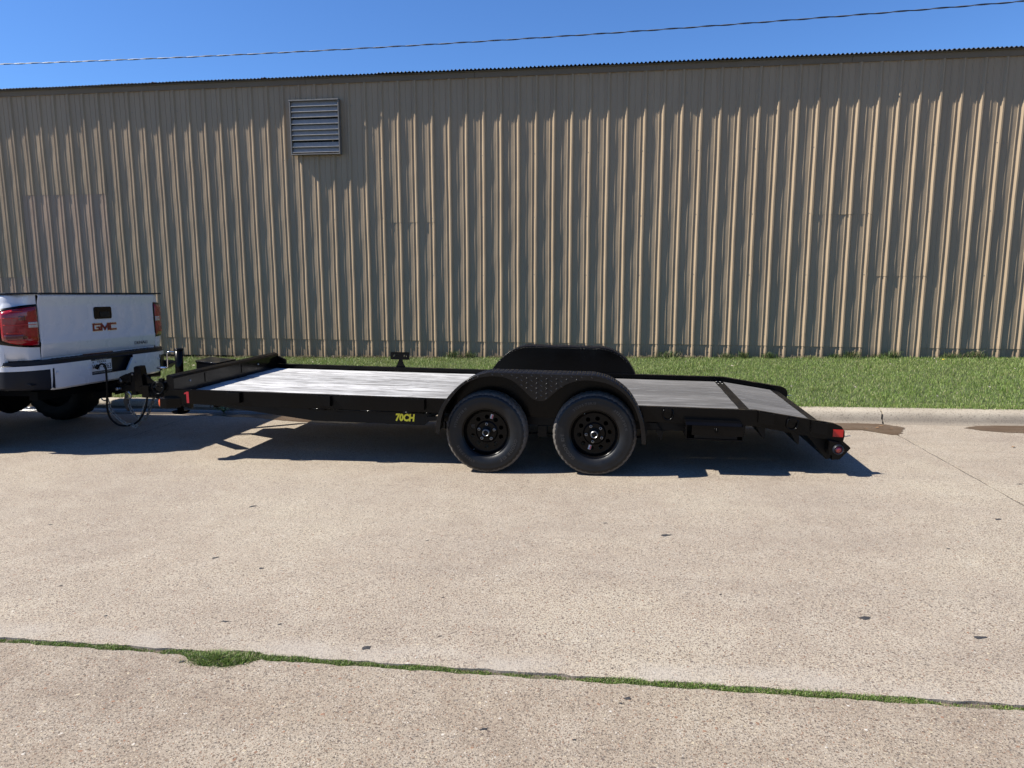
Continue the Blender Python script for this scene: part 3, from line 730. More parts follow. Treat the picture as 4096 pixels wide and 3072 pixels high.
# screws
b = MB()
def screw(x, z, h, s_=1.0):
    rr = 0.0065*s_
    vs = []
    for (rad, y) in ((rr*1.25, 0.0), (rr*1.2, 0.002), (rr*.8, 0.003), (rr*.7, 0.008)):
        vs += [(x+rad*math.cos(a*PI/3), -(h+y), z+rad*math.sin(a*PI/3)) for a in range(6)]
    fs = [tuple(range(18, 24))]
    for q in range(3): fs += [(q*6+i, q*6+(i+1) % 6, q*6+6+(i+1) % 6, q*6+6+i) for i in range(6)]
    b.add(vs, fs)
for k in range(-20, 74):
    x = 0.3048*k+RO
    for zi, z in enumerate((1.45, 2.455, 3.505, 4.42)):
        screw(x+0.060, z+random.uniform(-.012, .012), 0.009, 1.35)
        if k % 3 == 0: screw(x-0.030, z+random.uniform(-.01, .01), 0.016, 1.35)
    screw(x-0.055, 0.46+random.uniform(-.008, .008), 0.007)
    if k % 3 == 0: screw(x+0.0, 0.47, 0.035)
    screw(x-0.060, 0.135+random.uniform(-.01, .01), 0.001, 1.5)
sc = b.build('screws', M_screw, bld); sc['kind'] = 'stuff'
# louvred vent: sits on the wall, frame, slats
VX0, VX1, VZ0, VZ1 = 5.625, 6.545, 3.575, 4.515
vent = MB(); D0, D1 = -0.030, -0.125
vent.box(VX0, VX0+0.018, D1, D0, VZ0+0.018, VZ1-0.022); vent.box(VX1-0.018, VX1, D1, D0, VZ0+0.018, VZ1-0.022)
vent.box(VX0-0.010, VX1+0.002, D1-0.008, D0, VZ1-0.022, VZ1); vent.box(VX0, VX1, D1, D0, VZ0, VZ0+0.018)
vent.box(VX0+0.018, VX1-0.018, D0-0.01, D0, VZ0+0.018, VZ1-0.022, 1)
vo = vent.build('louvre_vent', [M_vframe, M_under], bld, bevel=0.002)
sp = (VZ1-VZ0-0.05)/9
first = None
for i in range(9):
    z = VZ0+0.022+sp*i
    b = MB()
    pr = [(-0.070, sp*1.08), (-0.074, sp*1.08), (-0.092, sp*0.34), (-0.096, sp*0.22), (-0.121, sp*0.27), (-0.123, sp*0.18), (-0.100, sp*0.10), (-0.092, sp*0.16), (-0.086, sp*0.34)]
    b.prism(pr, 'x', VX0+0.020, VX1-0.020)
    if first is None:
        first = b.build('slat', M_galv, vo, bevel=0.001); first.location = (0, 0, z)
    else:
        c = first.copy(); COL.objects.link(c); c.parent = vo; c.location = (0, 0, z); c.rotation_euler = (0, random.uniform(-.002, .002), 0)
# overhead cable beyond the eave
pc = np.polyfit([-13.15, -5.35, 0.467, 6.786], [6.235, 6.068, 6.055, 6.118], 2)
cab = empty('power_cable', (0, 14.5, 6.06)); tag(cab, 'twisted overhead service cable crossing the sky above the roof', 'cable')
for q, (mat, rad, ph) in enumerate([(M_wirebk, 0.0095, 0), (M_wireal, 0.005, PI)]):
    path = []
    for x in np.arange(-24, 20, 0.06):
        a = 2*PI*x/0.66+ph
        path.append((float(x), 0.0075*math.cos(a), float(np.polyval(pc, x))-6.06+0.0075*math.sin(a)))
    MB().tube(path, rad, 6).build('insulated_wire' if q == 0 else 'bare_wire', mat, cab)


# ------------------------------------------------------------------ the car-hauler trailer
TO = (-0.69, 6.04, 0.0); YN, YF = 6.04, 8.12
tr = empty('flatbed_trailer', TO, (-0.010, 0.0265, 0)); tag(tr, 'black two-axle car hauler trailer with a weathered plank deck hitched to the white pickup', 'trailer')
def tb(b, name, mat, bevel=0.002, parent=tr, **k): return b.build(name, mat, parent, org=TO, bevel=bevel, **k)
def my(y): return YN+YF-y
DS = -0.141   # dovetail slope
def rail_top(x): return 0.57 if x < 1.07 else 0.57+DS*(x-1.07)
# side rails (C-channel with chamfered tail)
for far in (0, 1):
    b = MB(); Y = (lambda y: my(y)) if far else (lambda y: y)
    web = [(-4.17, .57), (1.07, .57), (1.685, .483), (1.735, .462), (1.762, .425), (1.765, .39), (1.755, .333), (1.06, .437), (-1.7, .446), (-4.17, .438)]
    b.prism(web, 'y', Y(6.040), Y(6.047))
    for (xa, xb) in ((-4.17, 1.07), (1.07, 1.685)):
        za, zb = rail_top(xa), rail_top(xb)
        b.hexa([(xa, Y(6.0475), za-.001), (xb, Y(6.0475), zb-.001), (xb, Y(6.092), zb-.001), (xa, Y(6.092), za-.001)],
               [(xa, Y(6.0475), za-.009), (xb, Y(6.0475), zb-.009), (xb, Y(6.092), zb-.009), (xa, Y(6.092), za-.009)])
        za -= .128; zb -= .128
        b.hexa([(xa, Y(6.0475), za+.010), (xb, Y(6.0475), zb+.010), (xb, Y(6.092), zb+.010), (xa, Y(6.092), za+.010)],
               [(xa, Y(6.0475), za+.002), (xb, Y(6.0475), zb+.002), (xb, Y(6.092), zb+.002), (xa, Y(6.092), za+.002)])
    tb(b, 'side_rail', M_black, 0.0015)
# under frame / wrapped tongue channels
for far in (0, 1):
    Y = (lambda y: my(y)) if far else (lambda y: y)
    b = MB()
    b.prism([(-4.15, .434), (-1.60, .434), (-1.66, .39), (-1.74, .318), (-2.78, .318), (-3.72, .420)], 'y', Y(6.100), Y(6.108))
    b.hexa([(-2.78, Y(6.108), .318), (-1.75, Y(6.108), .318), (-1.75, Y(6.15), .318), (-2.78, Y(6.15), .318)],
           [(-2.78, Y(6.108), .325), (-1.75, Y(6.108), .325), (-1.75, Y(6.15), .325), (-2.78, Y(6.15), .325)])
    b.box(-1.62, 1.0, Y(6.100), Y(6.108), .36, .435)
    tb(b, 'frame_channel', M_blackd, 0.0015)
    # tie rail with welds under the side rail
    b = MB(); b.tube([(-2.80, Y(6.052), .434), (-2.0, Y(6.052), .436), (-1.68, Y(6.052), .436)], 0.006, 6)
    for xx, L_ in ((-2.76, .12), (-2.31, .20), (-1.92, .09), (-1.72, .05)):
        b.tube([(xx, Y(6.044), .438), (xx+L_, Y(6.044), .439)], 0.007, 6)
    tb(b, 'tie_rail', M_black, 0)
# bulkhead across the front
b = MB(); b.prism([(-4.17, .434), (-4.17, .692), (-4.150, .704), (-4.112, .690), (-4.098, .672), (-4.098, .434)], 'y', YN+.001, YF-.001)
tb(b, 'bulkhead', M_black, 0.003)
b = MB(); b.prism([(-4.097, .664), (-4.00, .622), (-3.99, .572), (-4.097, .572)], 'y', YF-.030, YF-.002)
tb(b, 'bulkhead_gusset', M_black, 0.002)
b = MB(); b.prism([(-4.20, .434), (-4.20, .60), (-4.1725, .62), (-4.1725, .434)], 'y', YN+.002, YN+.10)
tb(b, 'corner_plate', M_black, 0.002)
for yy in (6.55, 7.25):
    tb(MB().box(-4.0975, -4.092, yy, yy+.045, .57, .66), 'bulkhead_strap', M_black, 0.001)
for yy in (6.30, 7.62):
    tb(MB().lathe([(0.001, -4.090), (0.008, -4.090), (0.009, -4.098)], (0, yy, .617), 'x', 10), 'bulkhead_bolt', M_steel, 0)
# deck planks
NPL = 11; y0 = 6.100; wpl = (YF-.06-y0)/NPL
def plank_mesh(x0, x1, z0, z1, w_, seed):
    rr = random.Random(seed); b = MB(); n_ = 14
    rows = []
    sec = [(0, -.038), (0, -.006), (.006, 0), (w_-.006, 0), (w_, -.006), (w_, -.038)]
    ph = rr.uniform(0, 6)
    for k in range(n_+1):
        t = k/n_; x = x0+(x1-x0)*t; zc = z0+(z1-z0)*t
        rows.append([(x, sy+0.0008*math.sin(x*3+ph+sy*20), zc+sz+(0.0012*math.sin(x*1.7+ph)+0.0008*math.sin(sy*30+ph) if sz > -.01 else 0)) for sy, sz in sec])
    b.grid(rows, smooth=False)
    b.f.append(tuple(range(len(b.v)-6, len(b.v)))); b.m.append(0); b.s.append(False)
    b.f.append(tuple(range(6))); b.m.append(0); b.s.append(False)
    return b
zD = .520
for i in range(NPL):
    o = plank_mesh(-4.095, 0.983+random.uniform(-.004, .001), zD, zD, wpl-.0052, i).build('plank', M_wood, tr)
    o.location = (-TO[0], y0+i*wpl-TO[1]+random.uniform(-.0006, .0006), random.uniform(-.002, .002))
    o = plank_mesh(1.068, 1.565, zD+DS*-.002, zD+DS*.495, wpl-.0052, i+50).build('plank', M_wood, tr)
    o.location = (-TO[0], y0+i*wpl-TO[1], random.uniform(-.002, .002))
# bend plate and tail plate
b = MB(); b.prism([(0.985, zD-.03), (0.985, zD+.005), (1.045, zD+.005), (1.066, zD+.003), (1.066, zD-.03)], 'y', y0-.002, YF-.058)
tb(b, 'bend_plate', M_blackd, 0.001)
b = MB()
for yy in (8.02, 7.86, 6.3, 6.16):
    for xx in (0.998, 1.038): b.lathe([(0.001, zD+.0085), (0.005, zD+.0075), (0.006, zD+.005)], (xx, yy, 0), 'z', 8)
tb(b, 'plate_screws', M_steel, 0)
b = MB(); x1_ = 1.568; b.prism([(x1_, zD+DS*.498+.002), (x1_, zD+DS*.498-.09), (1.645, zD+DS*.57-.09), (1.645, zD+DS*.57+.000)], 'y', y0-.002, YF-.058)
tb(b, 'tail_channel', M_blackd, 0.002)
# crossmembers
xs_ = [-3.75, -3.15, -2.55, -1.95, -1.35, -0.69, -0.05, 0.45]
for x in xs_:
    b = MB(); b.box(x, x+.006, 6.10, YF-.06, .405, .478); b.box(x+.006, x+.045, 6.10, YF-.06, .472, .478); b.box(x+.006, x+.045, 6.10, YF-.06, .405, .411)
    tb(b, 'crossmember', M_blackd, 0)
for x, zt, zb_ in ((1.115, .455, .318), (1.385, .42, .285)):
    b = MB(); b.prism([(x-.05, zt), (x+.045, zt-.005), (x+.045, zb_+.01), (x+.035, zb_)], 'y', 6.10, YF-.06); tb(b, 'crossmember', M_blackd, 0.002)
# tail beam under the end, kicked-out ramp channel
b = MB(); b.prism([(1.50, .36), (1.70, .335), (1.70, .172), (1.66, .165)], 'y', 6.14, YF-.10); tb(b, 'tail_beam', M_blackd, 0.003)
b = MB(); b.prism([(1.702, .345), (1.755, .345), (1.832, .283), (1.842, .270), (1.834, .257), (1.765, .172), (1.702, .165)], 'y', 6.12, YF-.08); tb(b, 'ramp_channel', M_blackd, 0.002)
# tail lamps in their boxes, reflectors
for far in (0, 1):
    Y = (lambda y: my(y)) if far else (lambda y: y)
    b = MB(); b.prism([(1.640, .235), (1.640, .352), (1.742, .334), (1.756, .31), (1.752, .235)], 'y', Y(5.985), Y(6.12)); bx = tb(b, 'lamp_box', M_black, 0.003)
    s_ = 1 if far else -1
    def lamp(name, prof, mat):
        bb = MB(); bb.lathe([(r_, (my(t) if far else t)) for r_, t in prof], (1.706, 0, .284), 'y', 28); return bb.build(name, mat, bx, org=TO, smooth_angle=40)
    lamp('lamp_bezel', [(0.028, 5.984), (0.028, 5.968), (0.034, 5.964), (0.042, 5.972), (0.044, 5.985)], M_plast)
    lamp('lamp_lens', [(0.0005, 5.966), (0.012, 5.967), (0.022, 5.970), (0.028, 5.976)], M_redlens)
    b = MB(); b.box(1.672, 1.752, Y(6.0365), Y(6.0395), .376, .437)
    o = tb(b, 'red_reflector', M_red, 0.001)
    b = MB(); b.tube([(1.758, Y(6.05), .380), (1.785, Y(6.05), .383), (1.80, Y(6.045), .389), (1.81, Y(6.05), .387)], 0.004, 6); tb(b, 'wire_end', M_steel, 0)
# stake pockets and D rings
def pocket(x0, x1, far=0):
    Y = (lambda y: my(y)) if far else (lambda y: y)
    xm = (x0+x1)/2; zt = min(rail_top(x0), rail_top(x1))-.004; sl_ = DS if x0 > 1 else 0; h = .095
    b = MB(); ya, yb_ = 6.000, 6.0395
    zA, zB = rail_top(x0)-.004, rail_top(x1)-.004
    b.hexa([(x0, Y(ya), zA), (x1, Y(ya), zB), (x1, Y(ya+.006), zB), (x0, Y(ya+.006), zA)], [(x0, Y(ya), zA-h), (x1, Y(ya), zB-h), (x1, Y(ya+.006), zB-h), (x0, Y(ya+.006), zA-h)])
    for xa, xb, z_ in ((x0, x0+.006, zA), (x1-.006, x1, zB)):
        b.hexa([(xa, Y(ya+.006), z_), (xb, Y(ya+.006), z_), (xb, Y(yb_), z_), (xa, Y(yb_), z_)], [(xa, Y(ya+.006), z_-h), (xb, Y(ya+.006), z_-h), (xb, Y(yb_), z_-h), (xa, Y(yb_), z_-h)])
    tb(b, 'stake_pocket', M_black, 0.001)
for xa, xb in ((-3.56, -3.435), (-2.70, -2.575), (-1.835, -1.715), (1.085, 1.205), (1.50, 1.62)):
    pocket(xa, xb); pocket(xa, xb, 1)
def dring(xc, zc, tilt, far=0):
    Y = (lambda y: my(y)) if far else (lambda y: y)
    pts = []
    for k in range(17):
        a = PI+PI*k/16; pts.append((0.040*math.cos(a), -0.006+0.040*math.sin(a)))
    pts += [(0.040, 0.030), (0.034, 0.036), (-0.034, 0.036), (-0.040, 0.030)]
    pts = [rot2(p, tilt) for p in pts]
    b = MB(); b.tube([(xc+p[0], Y(6.020), zc+p[1]) for p in pts], 0.0075, 7, closed=True)
    b2 = [rot2(p, tilt) for p in ((-.026, .022), (.026, .022), (.026, .052), (-.026, .052))]
    b.prism([(xc+p[0], zc+p[1]) for p in b2], 'y', Y(6.008), Y(6.0395))
    tb(b, 'tie_down_ring', M_black, 0)
for far in (0, 1):
    dring(0.362, .510, 0, far); dring(1.352, .468, -0.14, far)
# amber marker lamp box at the nose corner
b = MB(); b.prism([(-4.235, 6.035), (-4.235, 6.02), (-4.185, 5.955), (-4.120, 5.955), (-4.03, 6.0395), (-4.10, 6.0395), (-4.12, 6.06), (-4.18, 6.07)], 'z', .405, .495)
mk = tb(b, 'marker_box', M_black, 0.004)
b = MB(); b.lathe([(0.0005, -0.010), (0.018, -0.009), (0.026, -0.004), (0.030, 0.0)], (0, 0, 0), 'y', 20)
o = b.build('marker_lens', M_amber, mk); o.location = (-4.2105-TO[0], 5.985-TO[1], .450); o.rotation_euler = (0, 0, -math.atan2(.065, .05)); o.scale = (0.9, 1, 1.25)
# rounded socket with safety ring at the nose
b = MB(); b.lathe([(0.001, 6.015), (0.044, 6.015), (0.050, 6.02), (0.050, 6.12), (0.001, 6.12)], (-4.225, 0, .595), 'y', 8, smooth=False)
b.tube([(-4.235+.058*math.cos(a), 6.008+.004*math.sin(2*a), .588+.058*math.sin(a)) for a in np.linspace(0, 2*PI, 24, endpoint=False)], 0.005, 6, closed=True)
b.tube([(-4.265, 6.010, .60), (-4.235, 6.008, .594)], .004, 6); b.tube([(-4.22, 6.008, .575), (-4.19, 6.008, .59)], .004, 6)
b.box(-4.235, -4.195, 6.02, 6.06, .640, .668)
tb(b, 'nose_socket', M_black, 0.002)
# decals
def face_text(txt, x0, x1, z0, z1, y, mat, name, offset=0.0, shear=0.0, parent=tr, tilt=0.0):
    vs, fs = fit_text(txt, x1-x0, z1-z0, 0.0006, offset, shear)
    b = MB(); xc, zc = (x0+x1)/2, (z0+z1)/2
    b.add([(xc+rot2(v, tilt)[0], y-0.0012-v[2], zc+rot2(v, tilt)[1]) for v in vs], fs)
    return b.build(name, mat, parent, org=TO)
face_text('70CH', -2.005, -1.828, .346, .416, 6.100, M_yellow, 'lettering', 0.05, 0.12)
b = MB(); b.prism([(-3.975, .448), (-3.951, .448), (-3.953, .553), (-3.972, .553), (-3.996, .541), (-3.998, .529), (-3.977, .531)], 'y', 6.0385, 6.0395)
tb(b, 'lettering', M_redtape, 0)
# step box under the rail (ramp storage) with latch
b = MB(); X0, X1, YA = 0.503, 0.955, 5.905
b.box(X0, X1, YA+.02, 6.30, .462, .470); b.box(X0, X1, YA, 6.30, .335, .343)
b.box(X0, X0+.008, YA, 6.30, .343, .462); b.box(X1-.008, X1, YA+.01, 6.30, .343, .462)
b.prism([(YA-.012, .455), (YA+.02, .476), (6.04, .476), (6.04, .470), (YA+.02, .470)], 'x', X0-.003, X1-.015)
b.box(X0+.045, X1+.001, YA-.004, YA+.003, .372, .455)
tb(b, 'ramp_box', M_black, 0.002)
b = MB(); b.box(X0+.07, X1-.045, YA+.012, YA+.02, .345, .372); tb(b, 'ramp_end', M_blackd, 0.001)
b = MB(); b.tube([(.742+.017*math.cos(a), YA-.010, .418+.017*math.sin(a)) for a in np.linspace(0, 2*PI, 14, endpoint=False)], .0035, 6, closed=True); b.tube([(.742, YA-.012, .43), (.742, YA-.012, .40)], .005, 6); b.box(.728, .756, YA-.006, YA-.0035, .400, .436)
tb(b, 'latch', M_black, 0)
# hanger bracket behind the wheels
b = MB(); b.prism([(.205, .432), (.275, .428), (.310, .375), (.235, .375)], 'y', 6.05, 6.11); b.prism([(.268, .375), (.325, .372), (.332, .34), (.318, .288), (.305, .30)], 'y', 6.04, 6.05); b.prism([(-1.71, .41), (-1.55, .418), (-1.55, .38), (-1.70, .37)], 'y', 6.03, 6.06)
tb(b, 'hanger_bracket', M_blackd, 0.001)
# fenders
FP = smooth_curve([(-1.555, .325), (-1.538, .465), (-1.475, .600), (-1.365, .725), (-1.250, .805), (-1.128, .846), (-1.05, .850)], 5) + [(-.9, .850), (-.69, .850), (-.5, .850)] + smooth_curve([(-.31, .850), (-.235, .848), (-.118, .815), (.005, .735), (.085, .635), (.158, .480), (.182, .306)], 5)
AR = smooth_curve([(-1.522, .325), (-1.490, .507), (-1.413, .637), (-1.319, .738), (-1.21, .796), (-1.10, .820), (-.985, .816), (-.897, .783), (-.812, .712), (-.752, .655), (-.70, .630)], 3) + smooth_curve([(-.66, .630), (-.625, .645), (-.565, .700), (-.477, .768), (-.375, .804), (-.263, .810), (-.118, .782), (.005, .703), (.090, .585), (.135, .437), (.148, .306)], 3)
def inpoly(p, poly):
    c = False; j = len(poly)-1
    for i in range(len(poly)):
        if (poly[i][1] > p[1]) != (poly[j][1] > p[1]) and p[0] < (poly[j][0]-poly[i][0])*(p[1]-poly[i][1])/(poly[j][1]-poly[i][1])+poly[i][0]: c = not c
        j = i
    return c
SK = FP+AR[::-1]
def loz(b, c, u, v, nrm, L_=.013, W_=.0042, h=.0036):
    c = Vector(c); u = Vector(u); v = Vector(v); nrm = Vector(nrm)
    b.add([c+u*L_, c+v*W_, c-u*L_, c-v*W_, c+nrm*h+u*L_*.45, c+nrm*h-u*L_*.45], [(0, 1, 4), (1, 2, 5), (1, 5, 4), (2, 3, 5), (3, 0, 4), (3, 4, 5)], 0, True)
for far in (0, 1):
    Y = (lambda y: my(y)) if far else (lambda y: y)
    YO = 5.770; sg = 1 if far else -1
    # skirt
    b = MB(); b.prism(SK, 'y', Y(YO), Y(YO+.003)); fe = tb(b, 'fender', M_tread, 0.0008)
    # top sheet bent over the wheels
    b = MB(); b.grid([[(p[0], Y(YO+.0032), p[1]-.0012) for p in FP], [(p[0], Y(6.033), p[1]-.0012) for p in FP]])
    b.build('fender_top', M_tread, fe, org=TO, solid=0.003, smooth_angle=50)
    # backing plate against the deck
    bp = [p for p in FP if p[1] > .44]
    b = MB(); b.prism(bp, 'y', Y(6.0345), Y(6.0385)); b.build('fender_back', M_black, fe, org=TO, bevel=0.002)
    b = MB()
    # tread lozenges on skirt
    i_ = 0
    for r_ in range(14):
        for c_ in range(44):
            x = -1.56+.0405*c_+(.0 if r_ % 2 else .0); z = .835-.0405*r_*.5
            if (c_+r_) % 2: continue
            ok = all(inpoly((x+dx, z+dz), SK) for dx, dz in ((-.012, -.012), (.012, .012), (0, 0)))
            if not ok: continue
            a = PI/4 if (r_ % 2) else -PI/4
            u = (math.cos(a), 0, math.sin(a)); v = (-math.sin(a), 0, math.cos(a))
            loz(b, (x, Y(YO), z), u, v, (0, sg, 0))
    # and on the top sheet
    L_ = [0]
    for p, q in zip(FP[:-1], FP[1:]): L_.append(L_[-1]+math.hypot(q[0]-p[0], q[1]-p[1]))
    tot = L_[-1]; s_ = .02; row = 0
    while s_ < tot-.02:
        k = max(i for i in range(len(L_)-1) if L_[i] <= s_); t = (s_-L_[k])/(L_[k+1]-L_[k])
        p = FP[k]; q = FP[k+1]; x = p[0]+(q[0]-p[0])*t; z = p[1]+(q[1]-p[1])*t
        tx, tz = (q[0]-p[0])/(L_[k+1]-L_[k]), (q[1]-p[1])/(L_[k+1]-L_[k]); T_ = Vector((tx, 0, tz)); Nn = Vector((-tz, 0, tx))
        if Nn.z < 0 and abs(tz) < .99: Nn = -Nn
        if k < 20 and Nn.x > 0: Nn = -Nn
        for j in range(6):
            yy = YO+.022+.0405*j+(.020 if row % 2 else 0)
            if yy > 6.02: continue
            a = PI/4 if row % 2 else -PI/4
            loz(b, (x, Y(yy), z), T_*math.cos(a)+Vector((0, math.sin(a), 0)), -T_*math.sin(a)+Vector((0, math.cos(a), 0)), Nn)
        s_ += .0405/2*1.0+.0; row += 1
    if far:   # edge lip seen from the deck side
        for q_ in np.arange(-1.40, .06, .034):
            zz = np.interp(q_, [p[0] for p in FP], [p[1] for p in FP])-.014
            loz(b, (float(q_), Y(6.0395), float(zz)), (.7, 0, .7), (-.7, 0, .7), (0, -1, 0), .010, .0035, .003)
    o = b.build('tread_pattern', M_loz, fe, org=TO, normals=True); o['kind'] = 'stuff'
# near fender inner brace between wheels, spring hanger, equaliser, springs, axles
for far in (0, 1):
    Y = (lambda y: my(y)) if far else (lambda y: y)
    tb(MB().box(-.73, -.65, Y(6.09), Y(6.15), .26, .36), 'spring_hanger', M_blackd, 0.002)
    for xa in (-1.60, .15): tb(MB().box(xa, xa+.05, Y(6.09), Y(6.15), .30, .36), 'spring_hanger', M_blackd, 0.002)
    for (xa, xb) in ((-1.56, -.71), (-.67, .17)):
        xm = (xa+xb)/2; b = MB()
        for k in range(4):
            hw = (xb-xa)/2*(1-.2*k); pts = [(xm+hw*t, Y(6.12), .30-.055*(1-t*t)-.008*k) for t in np.linspace(-1, 1, 13)]
            rows = [[(p[0], Y(6.095), p[2]) for p in pts], [(p[0], Y(6.145), p[2]) for p in pts]]
            b.grid(rows)
        tb(b, 'leaf_spring', M_blackd, 0, solid=0.006)
for x in (-1.139, -.235):
    b = MB(); b.tube([(x, 5.98, .335), (x, my(5.98), .335)], .038, 12); b.lathe([(.05, 6.02), (.13, 6.02), (.135, 6.03), (.135, 6.07), (.05, 6.075)], (x, 0, .335), 'y', 24); b.lathe([(.05, my(6.02)), (.13, my(6.02)), (.135, my(6.07)), (.05, my(6.075))], (x, 0, .335), 'y', 24)
    tb(b, 'axle', M_blackd, 0)

# ---- wheels
def tyre_mesh(R_, W, rb, grooves, seg=168):
    h = W/2
    prof = [(rb, -h*.73), (rb+.012, -h*.86), (rb+(R_-rb)*.22, -h*.965), (rb+(R_-rb)*.30, -h*.985), (rb+(R_-rb)*.33, -h*1.0), (rb+(R_-rb)*.52, -h*1.0), (rb+(R_-rb)*.68, -h*.975), (rb+(R_-rb)*.72, -h*.985), (rb+(R_-rb)*.80, -h*.94), (R_-.020, -h*.885), (R_-.010, -h*.80), (R_-.003, -h*.70)]
    L0 = len(prof)
    for g_ in grooves:
        prof += [(R_-.0005, g_-.006), (R_-.008, g_-.004), (R_-.008, g_+.004), (R_-.0005, g_+.006)]
    prof += [(r_, -t) for r_, t in prof[:L0][::-1]]
    prof += [(rb-.004, h*.3), (rb-.004, -h*.3)]
    n_ = len(prof)
    def jitf(i, k):
        if i in (L0-1, L0, n_-2-L0): return -.004 if (k % 4 == 0) else 0
        if i in (L0-2, L0-3): return (-.006 if (k % 4 == 0) else 0)
        if L0 <= i < n_-2-L0: return -.0045 if ((k+i) % 6 == 0) else 0
        return 0
    b = MB(); b.lathe(prof, seg=seg, closed=True, jit=jitf)
    # tread material for the running surface
    for q in range(len(b.f)):
        i = min((v_ % n_) for v_ in b.f[q])
        if L0-3 <= i < n_-1-L0+1: b.m[q] = 1
    return b
def arc_text(b, txt, rad, a0, hgt, adv, y, off=.02):
    a = a0
    for ch in txt:
        if ch != ' ':
            vs, fs = text_geo(ch, 1.0, 0.03, off)
            k = hgt/.72
            xs = [v[0] for v in vs]; mx_ = (min(xs)+max(xs))/2
            out = []
            for v in vs:
                u = (v[0]-mx_)*k*1.05; rr = rad+v[1]*k-hgt/2; aa = a-u/rad
                out.append((rr*math.cos(aa), y-v[2]*.04, rr*math.sin(aa)))
            b.add(out, fs)
        a -= adv/rad*(0.55 if ch in 'I1/' else 1.0)
def make_wheel():
    # steel rim is the part; tyre, nuts, hub, sticker, lettering are its sub-parts
    b = MB()
    b.lathe([(.1585, -.030), (.170, -.031), (.180, -.040), (.187, -.055), (.190, -.072), (.196, -.080), (.205, -.084), (.2085, -.080), (.206, -.074), (.196, -.068), (.190, -.02), (.178, -.015), (.178, .03), (.190, .06), (.198, .075), (.207, .084)], seg=72)
    b.lathe([(.095, -.030), (.088, -.036), (.083, -.040), (.050, -.0405), (.046, -.046), (.040, -.047)], seg=60)
    for s_ in range(10):
        ac = PI/2+s_*2*PI/10; hr = .0185; rc = .1265; n_ = 6
        per = []
        h_ = PI/10
        for k in range(n_): per.append((.095+(.1585-.095)*k/n_, ac-h_))
        for k in range(n_): per.append((.1585, ac-h_+2*h_*k/n_))
        for k in range(n_): per.append((.1585-(.1585-.095)*k/n_, ac+h_))
        for k in range(n_): per.append((.095, ac+h_-2*h_*k/n_))
        P_ = [(r_*math.cos(a), r_*math.sin(a)) for r_, a in per]
        cx, cz = rc*math.cos(ac), rc*math.sin(ac)
        vs = []
        for (x, z) in P_: vs.append((x, -.030, z))
        for (x, z) in P_:
            d = math.hypot(x-cx, z-cz); vs.append((cx+(x-cx)/d*hr, -.030, cz+(z-cz)/d*hr))
        for (x, z) in P_:
            d = math.hypot(x-cx, z-cz); vs.append((cx+(x-cx)/d*hr, -.024, cz+(z-cz)/d*hr))
        m_ = len(P_); fs = []
        for i in range(m_):
            j = (i+1) % m_; fs += [(i, j, m_+j, m_+i), (m_+i, m_+j, 2*m_+j, 2*m_+i)]
        b.add(vs, fs)
    wl = b.build('wheel', M_black, tr, smooth_angle=30)
    tyre_mesh(.345, .205, .198, (-.045, -.015, .015, .045)).build('tyre', [M_tyre, M_tread_rubber], wl, smooth_angle=35)
    b = MB(); b.lathe([(.040, -.044), (.040, -.066), (.036, -.070), (.031, -.072), (.030, -.080)], seg=32); b.lathe([(.0005, -.0925), (.016, -.0925), (.0215, -.0895), (.0215, -.086)], seg=28); b.build('hub', M_black, wl, smooth_angle=35)
    b = MB(); b.lathe([(.0305, -.070), (.0315, -.084), (.0295, -.091), (.0255, -.094), (.0222, -.091), (.0217, -.086)], seg=32); b.build('hub_ring', M_steel, wl, smooth_angle=40)
    nb = MB(); nb.lathe([(.0070, -.046), (.0070, -.054), (.0090, -.0560), (.0120, -.053), (.0130, -.041)], seg=12)
    nb.lathe([(.0005, -.0548), (.0075, -.0552)], seg=12, mi=1)
    nut0 = nb.build('lug_nut', [M_steel, M_blackd], wl)
    cb = MB(); cb.lathe([(.0005, -.048), (.0062, -.048)], seg=8)
    for k in range(5):
        a = PI/2+k*2*PI/5; n_ = nut0 if k == 0 else nut0.copy()
        if k: COL.objects.link(n_); n_.parent = wl
        n_.location = (.068*math.cos(a), 0, .068*math.sin(a))
    b = MB(); b.tube([(-.105, -.045, -.150), (-.108, -.062, -.154)], .0035, 6); b.build('valve', M_steel, wl)
    b = MB(); arc_text(b, 'GOODRIDE', .262, math.radians(-12), .026, .033, -.1022); arc_text(b, 'ST205/75R15', .264, math.radians(-112), .020, .0205, -.1022); arc_text(b, 'ST205/75R15', .264, math.radians(170), .020, .0205, -.1022)
    b.build('lettering', M_letter, wl, normals=False)
    return wl
w0 = make_wheel()
def put_sticker(wl, ang, rad, tilt):
    b = MB(); b.box(-.0115, .0115, -.0325, -.0312, -.019, .019); b.box(.002, .0095, -.0332, -.0326, -.017, .017, 1); b.box(-.010, .000, -.0332, -.0326, -.006, -.004, 2)
    o = b.build('sticker', [M_sticker, M_redtape, M_ink], wl); o.location = (rad*math.cos(ang), 0, rad*math.sin(ang)); o.rotation_euler = (0, tilt, 0)
def place_wheel(wl, x, y, z, ry=0, rz=0): wl.location = (x-TO[0], y-TO[1], z); wl.rotation_euler = (0, ry, rz)
w1 = copy_tree(w0, tr); w2 = copy_tree(w0, tr); w3 = copy_tree(w0, tr)
place_wheel(w0, -1.139, 5.923, .3315); place_wheel(w1, -.235, 5.923, .3545, math.radians(118))
place_wheel(w2, -1.139, my(5.923), .3225, 0.5, PI); place_wheel(w3, -.235, my(5.923), .3465, 1.2, PI)
put_sticker(w0, math.radians(72.5), .137, math.radians(14)); put_sticker(w1, math.radians(-107+118), .124, math.radians(15-118))

